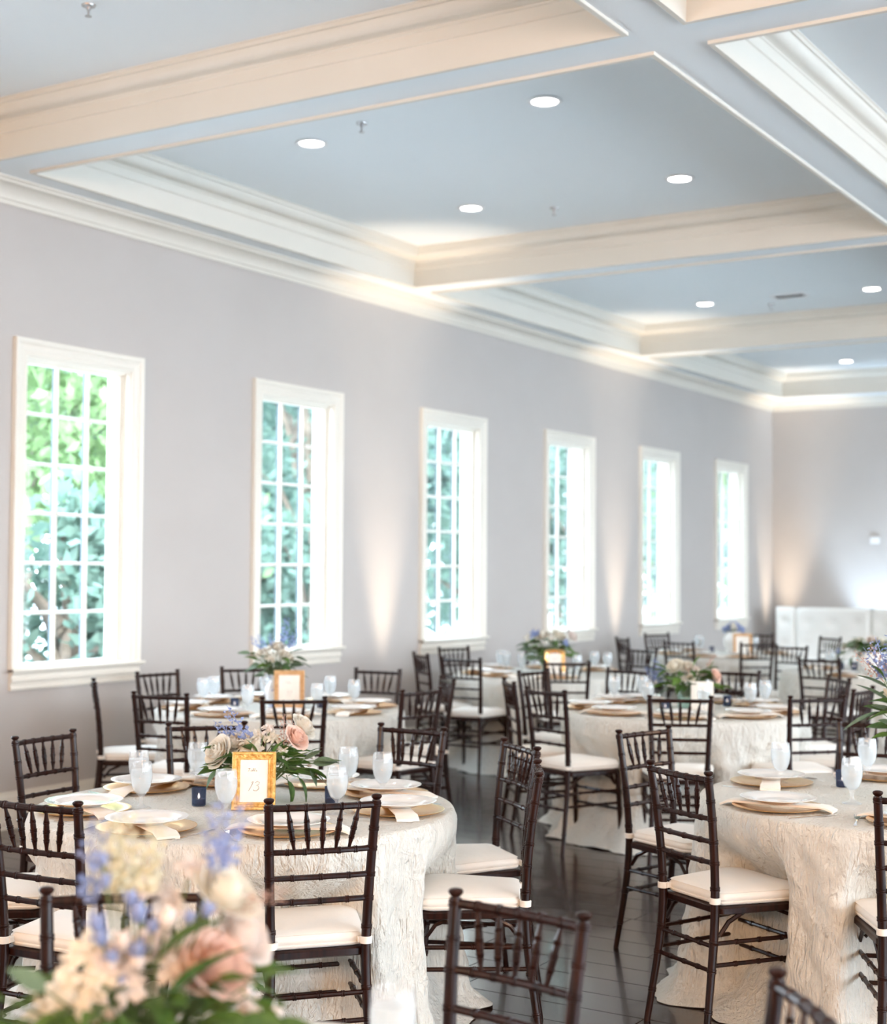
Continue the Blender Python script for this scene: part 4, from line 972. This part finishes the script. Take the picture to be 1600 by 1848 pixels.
# nearest table, out of focus
B = Bouquet('large blurred foreground bouquet of cream, peach and blue flowers', (5.55, 1.60, ZT), 8); B.neck = .14
vase(B, shell([(.001, 0), (.055, 0), (.06, .01), (.065, .10), (.06, .15)]), m_clear)
for k, x, z, r, y in (('rose_peach', .118, .305, .052, -.05), ('rose_blush', .155, .330, .045, .0), ('rose_cream', .128, .395, .050, .0), ('ruf_cream', -.098, .270, .048, -.05), ('rose_peach', .085, .30, .036, -.06), ('ruf_cream', -.13, .25, .036, -.05), ('rose_blush', .02, .33, .030, -.03), ('ruf_blush', -.05, .25, .026, -.09), ('ruf_cream', -.070, .330, .040, -.03),
                      ('ruf_blush', .040, .385, .034, .03), ('ruf_blush', .055, .305, .028, -.07), ('ruf_blush', -.015, .290, .028, -.08), ('ruf_blush', .155, .245, .034, -.06), ('rose_blush', -.03, .325, .028, -.06), ('ruf_blush', .075, .430, .024, .03), ('ruf_blush', .01, .405, .030, .0), ('ruf_cream', -.045, .30, .03, -.07)): B.flower(k, x, z, r, y)
for x, z, r in ((.04, .372, .026), (-.02, .345, .022), (.0, .315, .022), (-.035, .315, .02), (.14, .232, .018), (.19, .235, .018)): B.bud('blush', x, z, r, -.07)
for x, z, r in ((-.055, .372, .020), (-.050, .352, .018), (.0, .385, .022), (-.01, .405, .016), (.0, .333, .020), (-.035, .325, .016), (-.02, .29, .016), (.095, .385, .016), (-.045, .43, .014), (-.05, .46, .014), (.02, .365, .016), (.07, .375, .014)): B.bud('blue', x, z, r, -.075)
for x, z, dx, dz, L, k in ((.10, .40, .12, 1, .13, 'blue'), (.11, .41, .35, 1, .13, 'blue'), (-.06, .36, -.02, 1, .15, 'blue'), (-.02, .37, .0, 1, .14, 'lime'), (.005, .37, .15, 1, .13, 'lime'), (-.03, .38, -.15, 1, .12, 'lime'), (.10, .36, 1, .25, .12, 'pink')): B.spire(k, x, z, dx, dz, L)
B.leaves(['dark', 'dark', 'fresh'], 110, .17, .13, .14, .28, .05, .085, .3)
for x, z, dx, dz, L, k in ((.15, .27, .6, -.5, .09, 'fresh'), (.16, .29, .9, .3, .07, 'fresh'), (-.17, .28, -1, .1, .08, 'dark'), (-.16, .25, -1, -.2, .12, 'fresh'), (-.12, .24, -.6, -.8, .12, 'fresh'), (0, .24, .3, -.9, .13, 'dark'), (.04, .27, .5, .5, .13, 'dark'), (.03, .33, .7, .6, .10, 'dark'), (-.12, .29, -.7, .5, .06, 'euc'), (-.20, .27, -1, .5, .11, 'dark'), (.06, .22, .7, -.6, .13, 'fresh'), (-.06, .22, -.3, -.9, .12, 'fresh'), (.1, .2, .3, -.9, .12, 'dark')): B.leaf(k, x, z, dx, dz, L, -.10)
for k in range(22):
    x = -.17 + .34 * k / 21; B.leaf(('dark', 'dark', 'fresh')[k % 3], x, .235 + .02 * math.sin(k * 2.1), x * 5 + .3 * math.sin(k * 3.7), -.25 + .35 * math.sin(k * 1.3), .095, -.13, -.5)
B.done()

# ------------------------------------------------------------------ white tufted banquette before the far wall
t = thing('tufted_banquette', 'high-backed white tufted banquette against the far wall', 'sofa', (0, 0, 0))
def cushion_panel(x0, x1, y, z0, z1, buttons):
    nx, nz_ = 22, 20; vs = []; fs = []; bt = []
    for bz in buttons[1]:
        for bx in buttons[0]: bt.append((bx, bz))
    for i in range(nx + 1):
        for j in range(nz_ + 1):
            x = x0 + (x1 - x0) * i / nx; z = z0 + (z1 - z0) * j / nz_
            e = min((x - x0), (x1 - x), (z1 - z), .05) / .05; d = .035 * math.sqrt(max(0, 1 - (1 - e) ** 2))
            for bx, bz in bt: d -= .028 * math.exp(-((x - bx) ** 2 + (z - bz) ** 2) / .0035)
            vs.append((x, y - d, z))
    for i in range(nx):
        for j in range(nz_): a = i * (nz_ + 1) + j; fs.append((a, a + nz_ + 1, a + nz_ + 2, a + 1))
    b_ = MB(); b_.add(vs, fs); b_.box(x0, x1, y, y + .16, z0 - .02, z1); return b_.mesh('back_panel', m_vinyl)
YB = 19.15; xs = [.37, .64, 1.63, 2.62, 3.61, 4.60]
for a, b_ in zip(xs[:-1], xs[1:]):
    w = b_ - a; bx = [a + w * .5] if w < .5 else [a + w * (k + .5) / 3 for k in range(3)]
    put('back_panel', cushion_panel(a, b_ - .006, YB, .42, 1.115, (bx, [.62, .92])), t)
b = MB()
for a, b_ in zip(xs[:-1], xs[1:]): b.cbox(a, b_ - .006, YB - .55, YB, .28, .46, .03)
put('seat', b.mesh('seat', m_vinyl), t); put('plinth', MB().box(.40, 4.57, YB - .50, YB + .14, 0, .28).mesh('plinth', m_vinyl, False), t)
